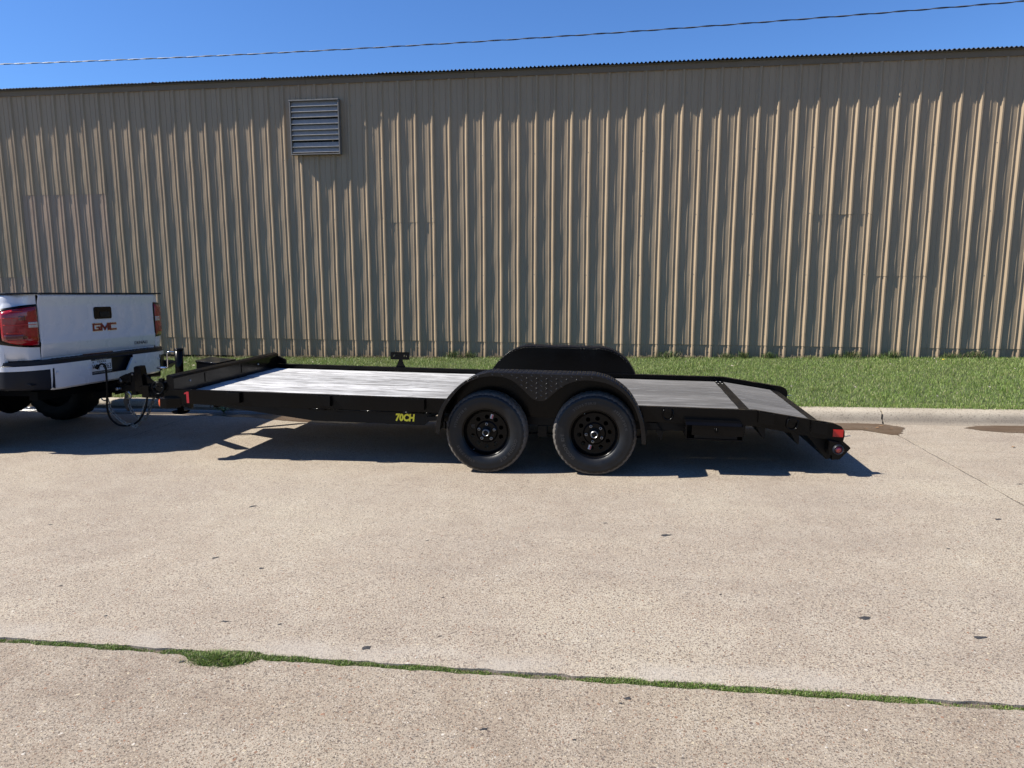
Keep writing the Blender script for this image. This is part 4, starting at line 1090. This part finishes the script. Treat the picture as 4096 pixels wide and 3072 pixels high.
# ---- tongue, jack, tool box, coupler
for s_ in (0, 1):
    ya, yb_ = (6.42, 7.00) if not s_ else (7.74, 7.16)
    b = MB(); d_ = .028 if not s_ else -.028
    b.hexa([(-4.17, ya-d_, .434), (-5.02, yb_-d_, .434), (-5.02, yb_+d_, .434), (-4.17, ya+d_, .434)], [(-4.17, ya-d_, .322), (-5.02, yb_-d_, .322), (-5.02, yb_+d_, .322), (-4.17, ya+d_, .322)])
    tb(b, 'tongue_beam', M_black, 0.004)
b = MB(); b.box(-5.12, -4.92, 7.00, 7.16, .300, .436); b.box(-5.16, -5.10, 7.02, 7.14, .33, .42)
b.prism([(-5.16, .432), (-5.00, .415), (-4.93, .41), (-5.14, .555)], 'y', 7.07, 7.085); b.prism([(-5.22, .36), (-5.22, .62), (-5.195, .635), (-5.15, .635), (-5.14, .60), (-5.12, .43), (-5.12, .34)], 'y', 7.03, 7.13)
tb(b, 'coupler', M_black, 0.004)
b = MB(); b.tube([(-4.728, 7.08, .13), (-4.722, 7.08, .50)], .034, 14); b.tube([(-4.722, 7.08, .42), (-4.708, 7.08, .830)], .042, 16); b.lathe([(.001, .838), (.038, .836), (.046, .828), (.046, .815), (.042, .812)], (-4.708, 7.08, 0), 'z', 16)
b.lathe([(.001, .128), (.060, .128), (.085, .138), (.095, .152)], (-4.728, 7.08, 0), 'z', 20); b.box(-4.70, -4.655, 7.06, 7.10, .135, .165); b.tube([(-4.79, 7.07, .25), (-4.80, 7.05, .215), (-4.77, 7.05, .19), (-4.75, 7.06, .21)], .005, 6)
jk = tb(b, 'jack', M_black, 0.0)
b = MB(); b.tube([(-4.725, 7.02, .800), (-4.765, 7.00, .806), (-4.783, 6.995, .800), (-4.790, 6.995, .780), (-4.792, 6.995, .650), (-4.800, 6.995, .635), (-4.815, 6.995, .632)], .0075, 8); b.tube([(-4.812, 6.995, .632), (-4.915, 6.995, .630)], .0125, 10)
b.build('crank_handle', M_chrome, jk, org=TO)
# tool box
BX = [(-4.51, 7.07), (-4.185, 6.915), (-4.175, 7.27), (-4.55, 7.41)]
b = MB(); b.prism(BX, 'z', .44, .690); tx = tb(b, 'tool_box', M_black, 0.004)
cx = sum(p[0] for p in BX)/4; cy = sum(p[1] for p in BX)/4
b = MB(); b.prism([(cx+(p[0]-cx)*1.035, cy+(p[1]-cy)*1.05) for p in BX], 'z', .688, .712); b.build('lid', M_black, tx, org=TO, bevel=0.004, bseg=3)
b = MB()
for k in range(26):
    t = k/26; p = (BX[0][0]+(BX[1][0]-BX[0][0])*t, BX[0][1]+(BX[1][1]-BX[0][1])*t); b.lathe([(.001, .004), (.005, .003), (.006, -.002)], (cx+(p[0]-cx)*1.04, cy+(p[1]-cy)*1.055, .705+.002*random.random()), 'z', 6)
b.build('weld_seam', M_black, tx, org=TO)
# spare wheel bracket on the far rail
b = MB(); b.box(-2.60, -2.565, YF+.01, YF+.03, .40, .70); b.prism([(-2.655, .55), (-2.51, .55), (-2.545, .60), (-2.565, .665), (-2.60, .665), (-2.625, .60)], 'y', YF+.004, YF+.010)
tb(b, 'spare_mount', M_black, 0.002)
b = MB(); Xc, Zc = -2.588, .700; b2 = []
def slotplate(b, xc, zc, W_, H_, y):
    for xa, xb, za, zb in ((-W_/2, -W_*.36, -H_/2, H_/2), (-W_*.36, -W_*.20, .010, H_/2), (-W_*.36, -W_*.20, -H_/2, -.010), (-W_*.20, W_*.20, -H_/2, H_/2), (W_*.20, W_*.36, .010, H_/2), (W_*.20, W_*.36, -H_/2, -.010), (W_*.36, W_/2, -H_/2, H_/2)):
        b.box(xc+xa, xc+xb, y, y+.006, zc+za, zc+zb)
slotplate(b, Xc, Zc, .225, .088, YF-.006); b.lathe([(.001, YF-.016), (.011, YF-.016), (.011, YF-.006)], (Xc-.052, 0, Zc), 'y', 6); b.lathe([(.001, YF-.016), (.011, YF-.016), (.011, YF-.006)], (Xc+.065, 0, Zc), 'y', 6)
tb(b, 'mount_plate', M_black, 0)
# safety chains and wiring cable
def chain(pts, name, mat=M_chain, L_=.046, wr=.0055):
    path = smooth_curve(pts, 12); P_ = [Vector(p) for p in path]
    d = [0]
    for a, c in zip(P_[:-1], P_[1:]): d.append(d[-1]+(c-a).length)
    b = MB(); s_ = 0; k = 0
    while s_ < d[-1]-L_*.5:
        i = max(j for j in range(len(d)-1) if d[j] <= s_); t = (s_-d[i])/(d[i+1]-d[i]+1e-9)
        c = P_[i].lerp(P_[i+1], t); T_ = (P_[i+1]-P_[i]).normalized()
        u = T_.cross(Vector((0.2, 1, 0.1))).normalized(); v = T_.cross(u)
        if k % 2: u, v = v, u
        loop = []
        for q in range(12):
            a = 2*PI*q/12; sx_ = .5*L_*math.copysign(abs(math.cos(a))**.7, math.cos(a)); sy_ = .014*math.copysign(abs(math.sin(a))**.8, math.sin(a))
            loop.append(c+T_*sx_+u*sy_)
        b.tube(loop, wr, 5, closed=True); s_ += L_*.72; k += 1
    return tb(b, name, mat, 0)
Zt = lambda x, z: z+.0265*(x+.69)+.0106
chain([(-5.545, 7.02, Zt(-5.5, .37)), (-5.50, 7.0, Zt(-5.5, .27)), (-5.40, 6.98, Zt(-5.4, .18)), (-5.28, 6.97, Zt(-5.3, .115)), (-5.20, 7.0, Zt(-5.2, .13)), (-5.13, 7.03, Zt(-5.1, .27)), (-5.09, 7.05, Zt(-5.1, .40))], 'safety_chain')
chain([(-5.46, 7.22, Zt(-5.5, .44)), (-5.45, 7.22, Zt(-5.5, .34)), (-5.41, 7.2, Zt(-5.4, .24)), (-5.32, 7.18, Zt(-5.3, .155)), (-5.20, 7.14, Zt(-5.2, .14)), (-5.10, 7.12, Zt(-5.1, .30)), (-5.04, 7.10, Zt(-5.0, .41))], 'safety_chain')
chain([(-5.24, 6.98, Zt(-5.2, .12)), (-5.20, 6.96, Zt(-5.2, .095)), (-5.17, 6.99, Zt(-5.2, .12)), (-5.20, 7.03, Zt(-5.2, .10)), (-5.23, 7.0, Zt(-5.2, .085))], 'safety_chain')
cab_pts = [(-5.50, 6.86, .765), (-5.48, 6.88, .785), (-5.455, 6.90, .765), (-5.445, 6.90, .70), (-5.45, 6.90, .50), (-5.48, 6.92, .31), (-5.46, 6.94, .18), (-5.36, 6.96, .105), (-5.20, 6.98, .13), (-5.10, 7.0, .26), (-5.07, 7.02, .42), (-5.08, 7.04, .50), (-5.0, 7.05, .52), (-4.93, 7.06, .48)]
b = MB(); b.tube(smooth_curve([(p[0]*1.0, p[1], Zt(p[0], p[2])) for p in cab_pts], 6), .0105, 8); b.tube([(-5.515, 6.84, Zt(-5.5, .735)), (-5.50, 6.86, Zt(-5.5, .775))], .020, 10); tb(b, 'wiring_cable', M_blackd, 0)
# clevis hooks of the chains
def hook(c, s_, rot, mat=M_steel):
    pts = [(0, .02), (.012, .005), (.020, -.018), (.010, -.040), (-.012, -.046), (-.032, -.034), (-.038, -.012)]
    pts = smooth_curve([rot2((p[0]*s_, p[1]*s_), rot) for p in pts], 3); n_ = len(pts)
    b = MB(); b.tube([(c[0]+p[0], c[1], c[2]+p[1]) for p in pts], [.009*s_*(1-.55*i/n_) for i in range(n_)], 8); return tb(b, 'chain_hook', mat, 0)
hook((-5.55, 6.99, Zt(-5.5, .43)), 1.3, 0.0)

# ------------------------------------------------------------------ the pickup
KO = (-5.62, 7.13, 0.0)
tk = empty('pickup_truck', KO, (-0.032, 0, 0)); tag(tk, 'white pickup truck at the left edge with the trailer on its hitch', 'pickup truck')
def kb(b, name, mat, bevel=0.0, parent=tk, **k): return b.build(name, mat, parent, org=KO, bevel=bevel, **k)
def ky(y): return 14.26-y
PATH = smooth_curve([(-5.625, 6.245), (-5.630, 6.17), (-5.648, 6.095), (-5.69, 6.035), (-5.76, 5.998), (-5.85, 5.985)], 4) + [(-6.0, 5.98), (-6.15, 5.978), (-6.25, 5.978)]+[(x_, 5.978) for x_ in np.linspace(-6.3, -7.3, 21)]+[(-7.5, 5.98), (-7.92, 5.985)]
PN = []
for i, p in enumerate(PATH):
    a = PATH[max(0, i-1)]; c = PATH[min(len(PATH)-1, i+1)]; d = Vector((c[0]-a[0], c[1]-a[1], 0)).normalized(); PN.append((-d.y*-1*-1, d.x))
PN = []
for i, p in enumerate(PATH):
    a = PATH[max(0, i-1)]; c = PATH[min(len(PATH)-1, i+1)]; dx, dy = c[0]-a[0], c[1]-a[1]; l_ = math.hypot(dx, dy); n_ = (-dy/l_, dx/l_)
    if n_[0] < -1e-6 or (abs(n_[0]) < .3 and n_[1] > 0): n_ = (-n_[0], -n_[1])
    PN.append(n_)
ZP = [(0.0, .045), (.05, .018), (.15, .004), (.35, 0), (.58, 0), (.72, .004), (.80, .014), (.85, .034), (.89, .042), (.95, .045), (.985, .055), (1.0, .075)]
def zbot(x):
    d = abs(x+6.76)
    arch = .50+math.sqrt(max(0, .54**2-d*d))*0.98 if d < .54 else 0
    if x > -5.80: return .882
    return max(.60+(-5.9-x)*.02, arch)
for far in (0, 1):
    Y = (lambda y: ky(y)) if far else (lambda y: y)
    b = MB(); rows = []
    for (f_, o_) in ZP:
        row = []
        for p, n_ in zip(PATH, PN):
            zb_ = zbot(p[0]); z = zb_+(1.512-zb_)*f_
            q_ = min(1.0, len(row)/9)
            row.append((p[0]-n_[0]*o_*q_*(0.3 if len(row) < 8 else 1), Y(p[1]-n_[1]*o_*q_), z))
        rows.append(row)
    rows.append([(p[0]-.02, Y(6.16 if i > 8 else p[1]+.02), 1.512) for i, p in enumerate(PATH)])
    b.grid(rows)
    kb(b, 'bed_side', M_white, smooth_angle=40)
    b = MB(); b.prism([(-5.635, 6.075), (-5.60, 6.10), (-5.60, 6.249), (-5.72, 6.249), (-5.78, 6.18), (-7.93, 6.18), (-7.93, 6.04), (-5.75, 6.035)] if not far else [(-5.635, ky(6.075)), (-5.60, ky(6.10)), (-5.60, ky(6.249)), (-5.72, ky(6.249)), (-5.78, ky(6.18)), (-7.93, ky(6.18)), (-7.93, ky(6.04)), (-5.75, ky(6.035))], 'z', 1.5135, 1.530)
    kb(b, 'bed_rail_cap', M_plast, 0.004)
    # tail lamp wrapped round the corner
    def strip(k0, k1, ztop, zbt, off, mats=None):
        bb = MB(); rows = []
        idx = range(k0, k1+1)
        for t in np.linspace(0, 1, 9):
            row = []
            for k in idx:
                p, n_ = PATH[k], PN[k]; u = (k-k0)/(k1-k0)
                zt_, zb2 = ztop(u), zbt(u); z = zb2+(zt_-zb2)*t
                e = off-(0.006 if t in (0.0, 1.0) else 0)
                row.append((p[0]+n_[0]*e, Y(p[1]+n_[1]*e), z))
            rows.append(row)
        bb.grid(rows); return bb
    # lamp housing
    hb = strip(0, 19, lambda u: 1.418-.010*u-.040*u*u, lambda u: 1.002+.010*u+.035*u*u, .004)
    hs = kb(hb, 'tail_lamp', M_blackgl, solid=0.012, smooth_angle=60)
    lb = strip(1, 17, lambda u: 1.396-.008*u-.040*u*u, lambda u: 1.025+.004*u+.045*u*u*u+.02*max(0, u-.7), .013)
    lens = kb(lb, 'lamp_lens', M_redtl, parent=hs, solid=0.006, smooth_angle=60)
    lb = strip(1, 6, lambda u: 1.252, lambda u: 1.192, .0175); kb(lb, 'reversing_lens', M_clear, parent=hs, solid=0.003, smooth_angle=60)
    for (k0, k1, za, zb3) in ((7, 10, 1.315, 1.262), (8, 16, 1.135, 1.085), (7, 9, 1.12, 1.09)):
        lb = strip(k0, k1, lambda u: za, lambda u: zb3, .0172); kb(lb, 'lamp_reflector', M_reddk, parent=hs, solid=0.002, smooth_angle=60)
    for (k0, k1, za) in ((9, 16, 1.290), (8, 13, 1.352), (9, 15, 1.150), (7, 15, 1.075), (2, 16, 1.225)):
        lb = strip(k0, k1, lambda u: za+.003, lambda u: za-.003, .0185); kb(lb, 'lamp_rib', M_red, parent=hs, solid=0.002, smooth_angle=60)
# tailgate
b = MB(); prof = [(.893, -5.625), (.905, -5.616), (.99, -5.612), (1.015, -5.604), (1.04, -5.602), (1.06, -5.609), (1.20, -5.613), (1.38, -5.614), (1.42, -5.610), (1.455, -5.601), (1.485, -5.592), (1.500, -5.592), (1.510, -5.600), (1.512, -5.64)]
ys_ = [6.256, 6.262]+list(np.linspace(6.30, 7.96, 24))+[7.998, 8.004]
rows = []
for (z, x) in prof:
    rows.append([(x-(.012 if j in (0, len(ys_)-1) else 0), float(y_)+(-.006*math.exp(-((z-1.46)/.05)**2) if j < 2 else (.006*math.exp(-((z-1.46)/.05)**2) if j > len(ys_)-3 else 0)), z) for j, y_ in enumerate(ys_)])
b.grid(rows); tg = kb(b, 'tailgate', M_white, smooth_angle=35)
b = MB(); b.box(-5.70, -5.585, 6.254, 8.006, 1.5135, 1.530); b.build('tailgate_cap', M_plast, tg, org=KO, bevel=0.004)
b = MB(); b.box(-7.9, -5.66, 6.20, 8.06, .80, .86); b.box(-5.68, -5.65, 6.20, 8.06, .80, 1.50); b.box(-7.9, -7.87, 6.2, 8.06, .86, 1.5); kb(b, 'bed_liner', M_under)
def rrect(y0_, y1_, z0_, z1_, r_, n_=4):
    pts = []
    for (cy_, cz_, a0) in ((y1_-r_, z1_-r_, 0), (y0_+r_, z1_-r_, PI/2), (y0_+r_, z0_+r_, PI), (y1_-r_, z0_+r_, 1.5*PI)):
        for k in range(n_+1): a = a0+PI/2*k/n_; pts.append((cy_+r_*math.cos(a), cz_+r_*math.sin(a)))
    return pts
b = MB(); b.prism(rrect(7.000, 7.272, 1.248, 1.378, .022), 'x', -5.625, -5.606); hd = b.build('tailgate_handle', M_blackgl, tg, org=KO, bevel=0.003)
b = MB(); b.prism(rrect(7.085, 7.235, 1.268, 1.325, .010), 'x', -5.606, -5.601); b.build('handle_lever', M_plast, hd, org=KO, bevel=0.002)
def back_text(txt, y0_, y1_, z0_, z1_, x, mat, name, parent, offset=0.0, ext=.002, org=KO):
    vs, fs = fit_text(txt, y1_-y0_, z1_-z0_, 1.0, offset)
    b = MB(); yc_, zc_ = (y0_+y1_)/2, (z0_+z1_)/2
    b.add([(x+(ext if v[2] > 0 else 0), yc_+v[0], zc_+v[1]) for v in vs], fs); return b.build(name, mat, parent, org=org)
def stroke_letters(grow, x0_, x1_, mat, name):
    # block letters from strokes: (letter origin, list of quads in a 1 x 1 cell)
    t = .20
    G_ = [((0, 0), (t, 0), (t, 1), (0, 1)), ((t, 1-t), (1, 1-t), (1, 1), (t, 1)), ((t, 0), (1, 0), (1, t), (t, t)), ((1-t, t), (1, t), (1, .55), (1-t, .55)), ((.5, .38), (1-t, .38), (1-t, .55), (.5, .55))]
    M_ = [((0, 0), (t*.9, 0), (t*.9, 1), (0, 1)), ((1-t*.9, 0), (1, 0), (1, 1), (1-t*.9, 1)), ((t*.9, 1), (t*.9, .60), (.44, .05), (.5, .42)), ((1-t*.9, 1), (.5, .42), (.56, .05), (1-t*.9, .60)), ((.44, .05), (.56, .05), (.53, .42), (.47, .42))]
    C_ = [((0, 0), (t, 0), (t, 1), (0, 1)), ((t, 1-t), (1, 1-t), (1, 1), (t, 1)), ((t, 0), (1, 0), (1, t), (t, t))]
    b = MB()
    for (yo, wd, L_) in ((6.962, .112, G_), (7.083, .128, M_), (7.220, .110, C_)):
        for q in L_:
            cx_ = sum(p[0] for p in q)/4; cz_ = sum(p[1] for p in q)/4
            pts = []
            for p in q:
                y_ = yo+p[0]*wd; z_ = 1.122+p[1]*.078
                dy, dz = (p[0]-cx_)*wd, (p[1]-cz_)*.078
                pts.append((y_+math.copysign(grow, dy), z_+math.copysign(grow, dz)))
            b.prism(pts, 'x', x0_, x1_)
    return b.build(name, mat, tg, org=KO)
stroke_letters(.0055, -5.612, -5.606, M_chrome, 'emblem_rim')
stroke_letters(0.0, -5.6058, -5.6035, M_emb, 'emblem')
back_text('DENALI', 7.625, 7.850, .934, .970, -5.613, M_badge, 'lettering', tg, 0.0, .004)
b = MB(); b.box(-5.622, -5.606, 6.80, 7.245, .872, .888); kb(b, 'light_bar', M_reddk, 0.002)
b = MB(); b.box(-5.66, -5.63, 6.26, 8.0, .855, .900); kb(b, 'sill', M_white)
# bumper
BPH = smooth_curve([(-5.90, 5.990), (-5.80, 5.978), (-5.70, 6.02), (-5.62, 6.10), (-5.565, 6.22), (-5.540, 6.30)], 4)
BY = BPH+[(-5.528, y_) for y_ in (6.42, 6.55, 6.68, 6.80)]
BY = BY+[(-5.522, 6.95), (-5.52, 7.13), (-5.522, 7.31)]+[(x_, ky(y_)) for x_, y_ in BY[::-1]]
zz_ = [(.572, -.030), (.590, -.006), (.665, 0), (.783, 0), (.828, 0), (.836, -.012), (.868, -.014), (.872, -.024)]
vsb = []; b = MB(); nC = len(BY)
def bnorm(i):
    a = BY[max(0, i-1)]; c = BY[min(nC-1, i+1)]; dx, dy = c[0]-a[0], c[1]-a[1]; l_ = math.hypot(dx, dy); return (dy/l_, -dx/l_)
for (z, o_) in zz_:
    for i, p in enumerate(BY):
        n_ = bnorm(i); drop = 0.0
        if z < .6: drop = .030*max(0, (abs(p[1]-7.13)-.80)/.35)
        vsb.append((p[0]+n_[0]*o_, p[1]+n_[1]*o_, z+drop*(1 if z < .6 else 0)))
fsb = []; ms = []
for r_ in range(len(zz_)-1):
    for i in range(nC-1):
        ym = (BY[i][1]+BY[i+1][1])/2
        if r_ in (2, 3) and 6.79 < ym < 7.47: continue
        if r_ >= 4: mi = 1
        elif r_ == 3: mi = 0
        elif r_ == 2: mi = 1 if (ym < 6.27 or ym > 7.99) else 0
        else: mi = 1 if (ym < 6.27 or ym > 7.99) else 0
        fsb.append((r_*nC+i, r_*nC+i+1, (r_+1)*nC+i+1, (r_+1)*nC+i)); ms.append(mi)
k0 = len(b.v); b.v += vsb
for f_, mi in zip(fsb, ms): b.f.append(f_); b.m.append(mi); b.s.append(True)
bm_ = kb(b, 'bumper', [M_white, M_plast], smooth_angle=40)
# plate recess
b = MB(); b.box(-5.60, -5.59, 6.79, 7.47, .655, .84); b.box(-5.59, -5.53, 6.79, 6.798, .66, .826); b.box(-5.59, -5.53, 7.462, 7.47, .66, .826); b.box(-5.59, -5.535, 6.798, 7.462, .655, .664)
b.build('plate_recess', M_plast, bm_, org=KO)
# white flare beside the recess (slanted edge)
b = MB(); b.prism([(7.34, .655), (7.475, .655), (7.475, .80), (7.455, .80)], 'x', -5.548, -5.524); b.build('bumper_flare', M_white, bm_, org=KO, bevel=0.003)
# step pad on top
b = MB(); rows = [[], [], []]
for i in range(10, nC-10):
    p = BY[i]; rows[0].append((p[0]-.024, p[1], .8725)); rows[1].append((p[0]-.03, p[1], .876)); rows[2].append((-5.66, p[1], .876))
b.grid(rows); b.build('step_pad', M_plast, bm_, org=KO, smooth_angle=40)
b = MB()
for k in range(24):
    y_ = 6.38+k*.064
    if 6.85 < y_ < 7.40: continue
    b.box(-5.640, -5.565, y_, y_+.02, .8765, .880)
b.build('pad_ribs', M_plast, bm_, org=KO)
for s_ in (0, 1):
    Y = (lambda y: ky(y)) if s_ else (lambda y: y)
    b = MB(); b.prism([(-5.640, .645), (-5.600, .640), (-5.600, .655), (-5.640, .662)], 'y', Y(6.07), Y(6.20)); b.prism([(Y(6.30), .59), (Y(6.275), .60), (Y(6.285), .72), (Y(6.29), .79), (Y(6.305), .79)], 'x', -5.56, -5.536)
    b.build('pocket_ledge', M_plast, bm_, org=KO, bevel=0.002)
for y_, z in ((6.335, .742), (6.765, .738), (7.50, .738), (7.925, .742)):
    b = MB(); b.lathe([(.0005, -5.5215), (.009, -5.5215), (.010, -5.5235), (.0125, -5.522), (.014, -5.527)], (0, y_, z), 'x', 16); b.build('parking_sensor', M_white, bm_, org=KO, smooth_angle=30)
# licence plate
b = MB(); b.prism(rrect(6.812, 7.140, .662, .830, .012), 'x', -5.560, -5.548); pl = kb(b, 'licence_plate', M_plateframe, 0.002)
b = MB(); b.box(-5.548, -5.5465, 6.824, 7.128, .698, .812); b.build('plate_sheet', M_plate, pl, org=KO)
back_text('TEXAS', 6.905, 7.045, .784, .806, -5.5463, M_ink, 'lettering', pl, 0.02, .0006)
back_text('WSJ', 6.832, 6.938, .708, .770, -5.5463, M_ink, 'lettering', pl, 0.015, .0006)
back_text('4263', 6.985, 7.118, .710, .772, -5.5463, M_ink, 'lettering', pl, 0.015, .0006)
back_text('817-539-7237', 6.885, 7.065, .813, .826, -5.5478, M_whiteink, 'lettering', pl, 0.01, .0012)
back_text('NORTH TEXAS TRUCK STOP', 6.830, 7.120, .676, .690, -5.5478, M_whiteink, 'lettering', pl, 0.0, .0008)
b = MB(); b.add([(-5.5459, 6.962+.011*math.cos(a)*(1 if i % 2 else .45), .742+.013*math.sin(a)*(1 if i % 2 else .45)) for i, a in enumerate(np.linspace(0, 2*PI, 10, endpoint=False)+.3)], [tuple(range(10))])
b.add([(-5.5459, 6.850+.014*math.cos(a)*(1 if i % 2 else .4), .793+.012*math.sin(a)*(1 if i % 2 else .4)) for i, a in enumerate(np.linspace(0, 2*PI, 10, endpoint=False)+.3)], [tuple(range(10))])
b.build('star', M_ink, pl, org=KO)
# hitch receiver, adjustable ball mount
b = MB(); b.box(-5.90, -5.47, 7.065, 7.165, .44, .54); b.box(-5.475, -5.455, 7.045, 7.185, .425, .555); b.box(-5.80, -5.70, 6.25, 8.0, .47, .56)
b.box(-5.66, -5.50, 6.95, 7.04, .40, .47)
hr = kb(b, 'hitch_receiver', M_under, 0.004)
b = MB(); b.box(-5.47, -5.27, 7.08, 7.15, .455, .525); b.box(-5.285, -5.225, 7.06, 7.17, .42, .668); b.box(-5.30, -5.27, 7.05, 7.18, .56, .66); b.box(-5.225, -5.21, 7.075, 7.155, .43, .69)
b.lathe([(.001, .62), (.03, .615), (.042, .595), (.045, .565), (.036, .54), (.022, .53), (.022, .50), (.04, .495)], (-5.345, 7.11, 0), 'z', 16)
b.prism([(-5.40, .53), (-5.30, .60), (-5.30, .645), (-5.335, .65), (-5.41, .62), (-5.45, .55)], 'y', 7.06, 7.16)
b.build('ball_mount', M_blackd, hr, org=KO, bevel=0.004)
b = MB(); b.tube([(-5.42, 7.02, .49), (-5.42, 7.20, .49)], .012, 10); b.lathe([(.001, 7.010), (.017, 7.010), (.019, 7.016), (.019, 7.024)], (-5.42, 0, .49), 'y', 12); b.lathe([(.001, 7.052), (.010, 7.052), (.010, 7.06)], (-5.255, 0, .645), 'y', 10); b.tube([(-5.395, 7.045, .605), (-5.385, 7.03, .575), (-5.372, 7.03, .562), (-5.365, 7.03, .575), (-5.375, 7.03, .59), (-5.40, 7.045, .60)], .003, 6)
b.build('hitch_pin', M_steel, hr, org=KO)
b = MB(); pts = smooth_curve([(-5.335, .45), (-5.315, .435), (-5.305, .41), (-5.315, .385), (-5.34, .375), (-5.365, .38)], 4); b.tube([(p[0], 7.08, p[1]) for p in pts], [.016-.011*i/len(pts) for i in range(len(pts))], 8)
b.build('hook', M_steel, hr, org=KO)
b = MB(); b.tube([(-5.47, 7.20, .47), (-5.455, 7.20, .40), (-5.46, 7.20, .33), (-5.44, 7.2, .22)], [.008, .012, .028, .014], 8); kb(b, 'tow_strap', simple('tan_strap', (0.16, 0.13, 0.10), 0.8, var=0.3), 0)
# chassis, axle, exhaust
b = MB()
for y_ in (6.62, 7.56): b.box(-11.2, -5.75, y_, y_+.08, .55, .70)
b.box(-6.25, -5.85, 6.35, 6.60, .50, .66)
kb(b, 'chassis', M_under)
b = MB(); b.tube([(-6.76, 6.2, .43), (-6.76, 8.06, .43)], .045, 10); b.lathe([(.001, -.16), (.10, -.15), (.17, -.08), (.20, 0), (.17, .09), (.09, .17), (.001, .18)], (-6.76, 7.10, .42), 'x', 20); 
for q in range(len(b.v)):
    pass
kb(b, 'rear_axle', M_under)
b = MB(); b.lathe([(.001, -.17), (.11, -.16), (.18, -.09), (.205, 0), (.18, .09), (.10, .16), (.001, .17)], (0, 0, 0), 'x', 20); o = b.build('differential', M_under, tk); o.location = (-6.80-KO[0], 7.08-KO[1], .40)
b = MB(); b.tube([(-7.4, 7.85, .55), (-6.3, 7.88, .56), (-5.9, 8.0, .55), (-5.70, 8.18, .545)], .05, 12); kb(b, 'exhaust_pipe', M_blackd)
b = MB(); b.prism([(-5.68, .70), (-5.58, .69), (-5.54, .66), (-5.62, .60), (-5.72, .58)], 'y', ky(6.10), ky(5.96)); kb(b, 'bumper_end', M_plast, .004)
# wheels
b = MB(); b.lathe([(.235, -.12), (.245, -.135), (.24, -.10), (.20, -.06), (.16, -.05), (.08, -.09), (.001, -.09)], seg=30); b.lathe([(.236, .12), (.21, .10), (.001, .09)], seg=30); kw = b.build('wheel', M_under, tk)
tm = MB(); hw_ = .17
prof = [(.235, -.12), (.26, -.165), (.33, -.178), (.395, -.168), (.42, -.155), (.435, -.125), (.44, -.05), (.44, .05), (.435, .125), (.42, .155), (.395, .168), (.33, .178), (.26, .165), (.235, .12)]
tm.lathe(prof, seg=96, closed=True, jit=lambda i, k: (-.014 if (k % 4 in (0, 1)) else 0) if i in (4, 5, 8, 9) else ((-.010 if (k+2*(i % 2)) % 4 == 0 else 0) if i in (6, 7) else 0))
tm.build('tyre', M_ttyre, kw, smooth_angle=30)
def put(wl, x, y, z, rz=0): wl.location = (x-KO[0], y-KO[1], z); wl.rotation_euler = (0, 0, rz)
put(kw, -6.82, 6.19, .400)
for (x, y, z, rz) in ((-6.82, 7.91, .431, PI), (-10.55, 6.19, .400, 0), (-10.55, 8.05, .431, PI)): put(copy_tree(kw, tk), x, y, z, rz)
# cab and bonnet (left of the frame)
def loft(b, secs, mi=0):
    n_ = len(secs[0])
    for a, c in zip(secs[:-1], secs[1:]): b.grid([a+[a[0]], c+[c[0]]], mi)
    b.add(secs[0], [tuple(range(n_))], mi); b.add(secs[-1], [tuple(range(n_))], mi)
def csec(x, zb_, zt_, w0_, w1_, r_=.06):
    ya, yb_ = 7.13-w0_, 7.13+w0_; ta, tb_ = 7.13-w1_, 7.13+w1_
    return [(x, ya+.03, zb_), (x, ya, zb_+.12), (x, ya, zt_-.30), (x, ta+.02, zt_-.06), (x, ta+r_, zt_), (x, tb_-r_, zt_), (x, tb_-.02, zt_-.06), (x, yb_, zt_-.30), (x, yb_, zb_+.12), (x, yb_-.03, zb_)]
b = MB(); loft(b, [csec(-7.98, .62, 1.50, 1.14, 1.12), csec(-10.0, .62, 1.46, 1.14, 1.10), csec(-11.45, .62, 1.38, 1.12, 1.02), csec(-11.75, .66, 1.25, 1.05, .95)]); kb(b, 'cab_body', M_white, smooth_angle=40)
b = MB(); loft(b, [csec(-8.00, 1.49, 1.93, 1.08, .82), csec(-8.15, 1.49, 2.00, 1.09, .84), csec(-9.3, 1.48, 2.01, 1.09, .84), csec(-9.6, 1.46, 1.96, 1.09, .82), csec(-10.25, 1.44, 1.50, 1.06, .98)]); kb(b, 'cab_roof', M_white, smooth_angle=40)
for s_ in (0, 1):
    Y = (lambda y: ky(y)) if s_ else (lambda y: y)
    for (x0_, x1_) in ((-8.85, -8.15), (-9.75, -8.95)):
        b = MB(); b.hexa([(x0_, Y(6.03), 1.50), (x1_, Y(6.03), 1.50), (x1_, Y(6.19), 1.92), (x0_+.1, Y(6.19), 1.92)], [(x0_, Y(6.06), 1.50), (x1_, Y(6.06), 1.50), (x1_, Y(6.22), 1.92), (x0_+.1, Y(6.22), 1.92)]); kb(b, 'side_window', M_glass)
b = MB(); b.hexa([(-7.975, 6.25, 1.56), (-7.975, 8.01, 1.56), (-7.985, 7.90, 1.88), (-7.985, 6.36, 1.88)], [(-8.01, 6.25, 1.56), (-8.01, 8.01, 1.56), (-8.02, 7.90, 1.88), (-8.02, 6.36, 1.88)]); kb(b, 'rear_window', M_glass)
bpy.context.view_layer.update()
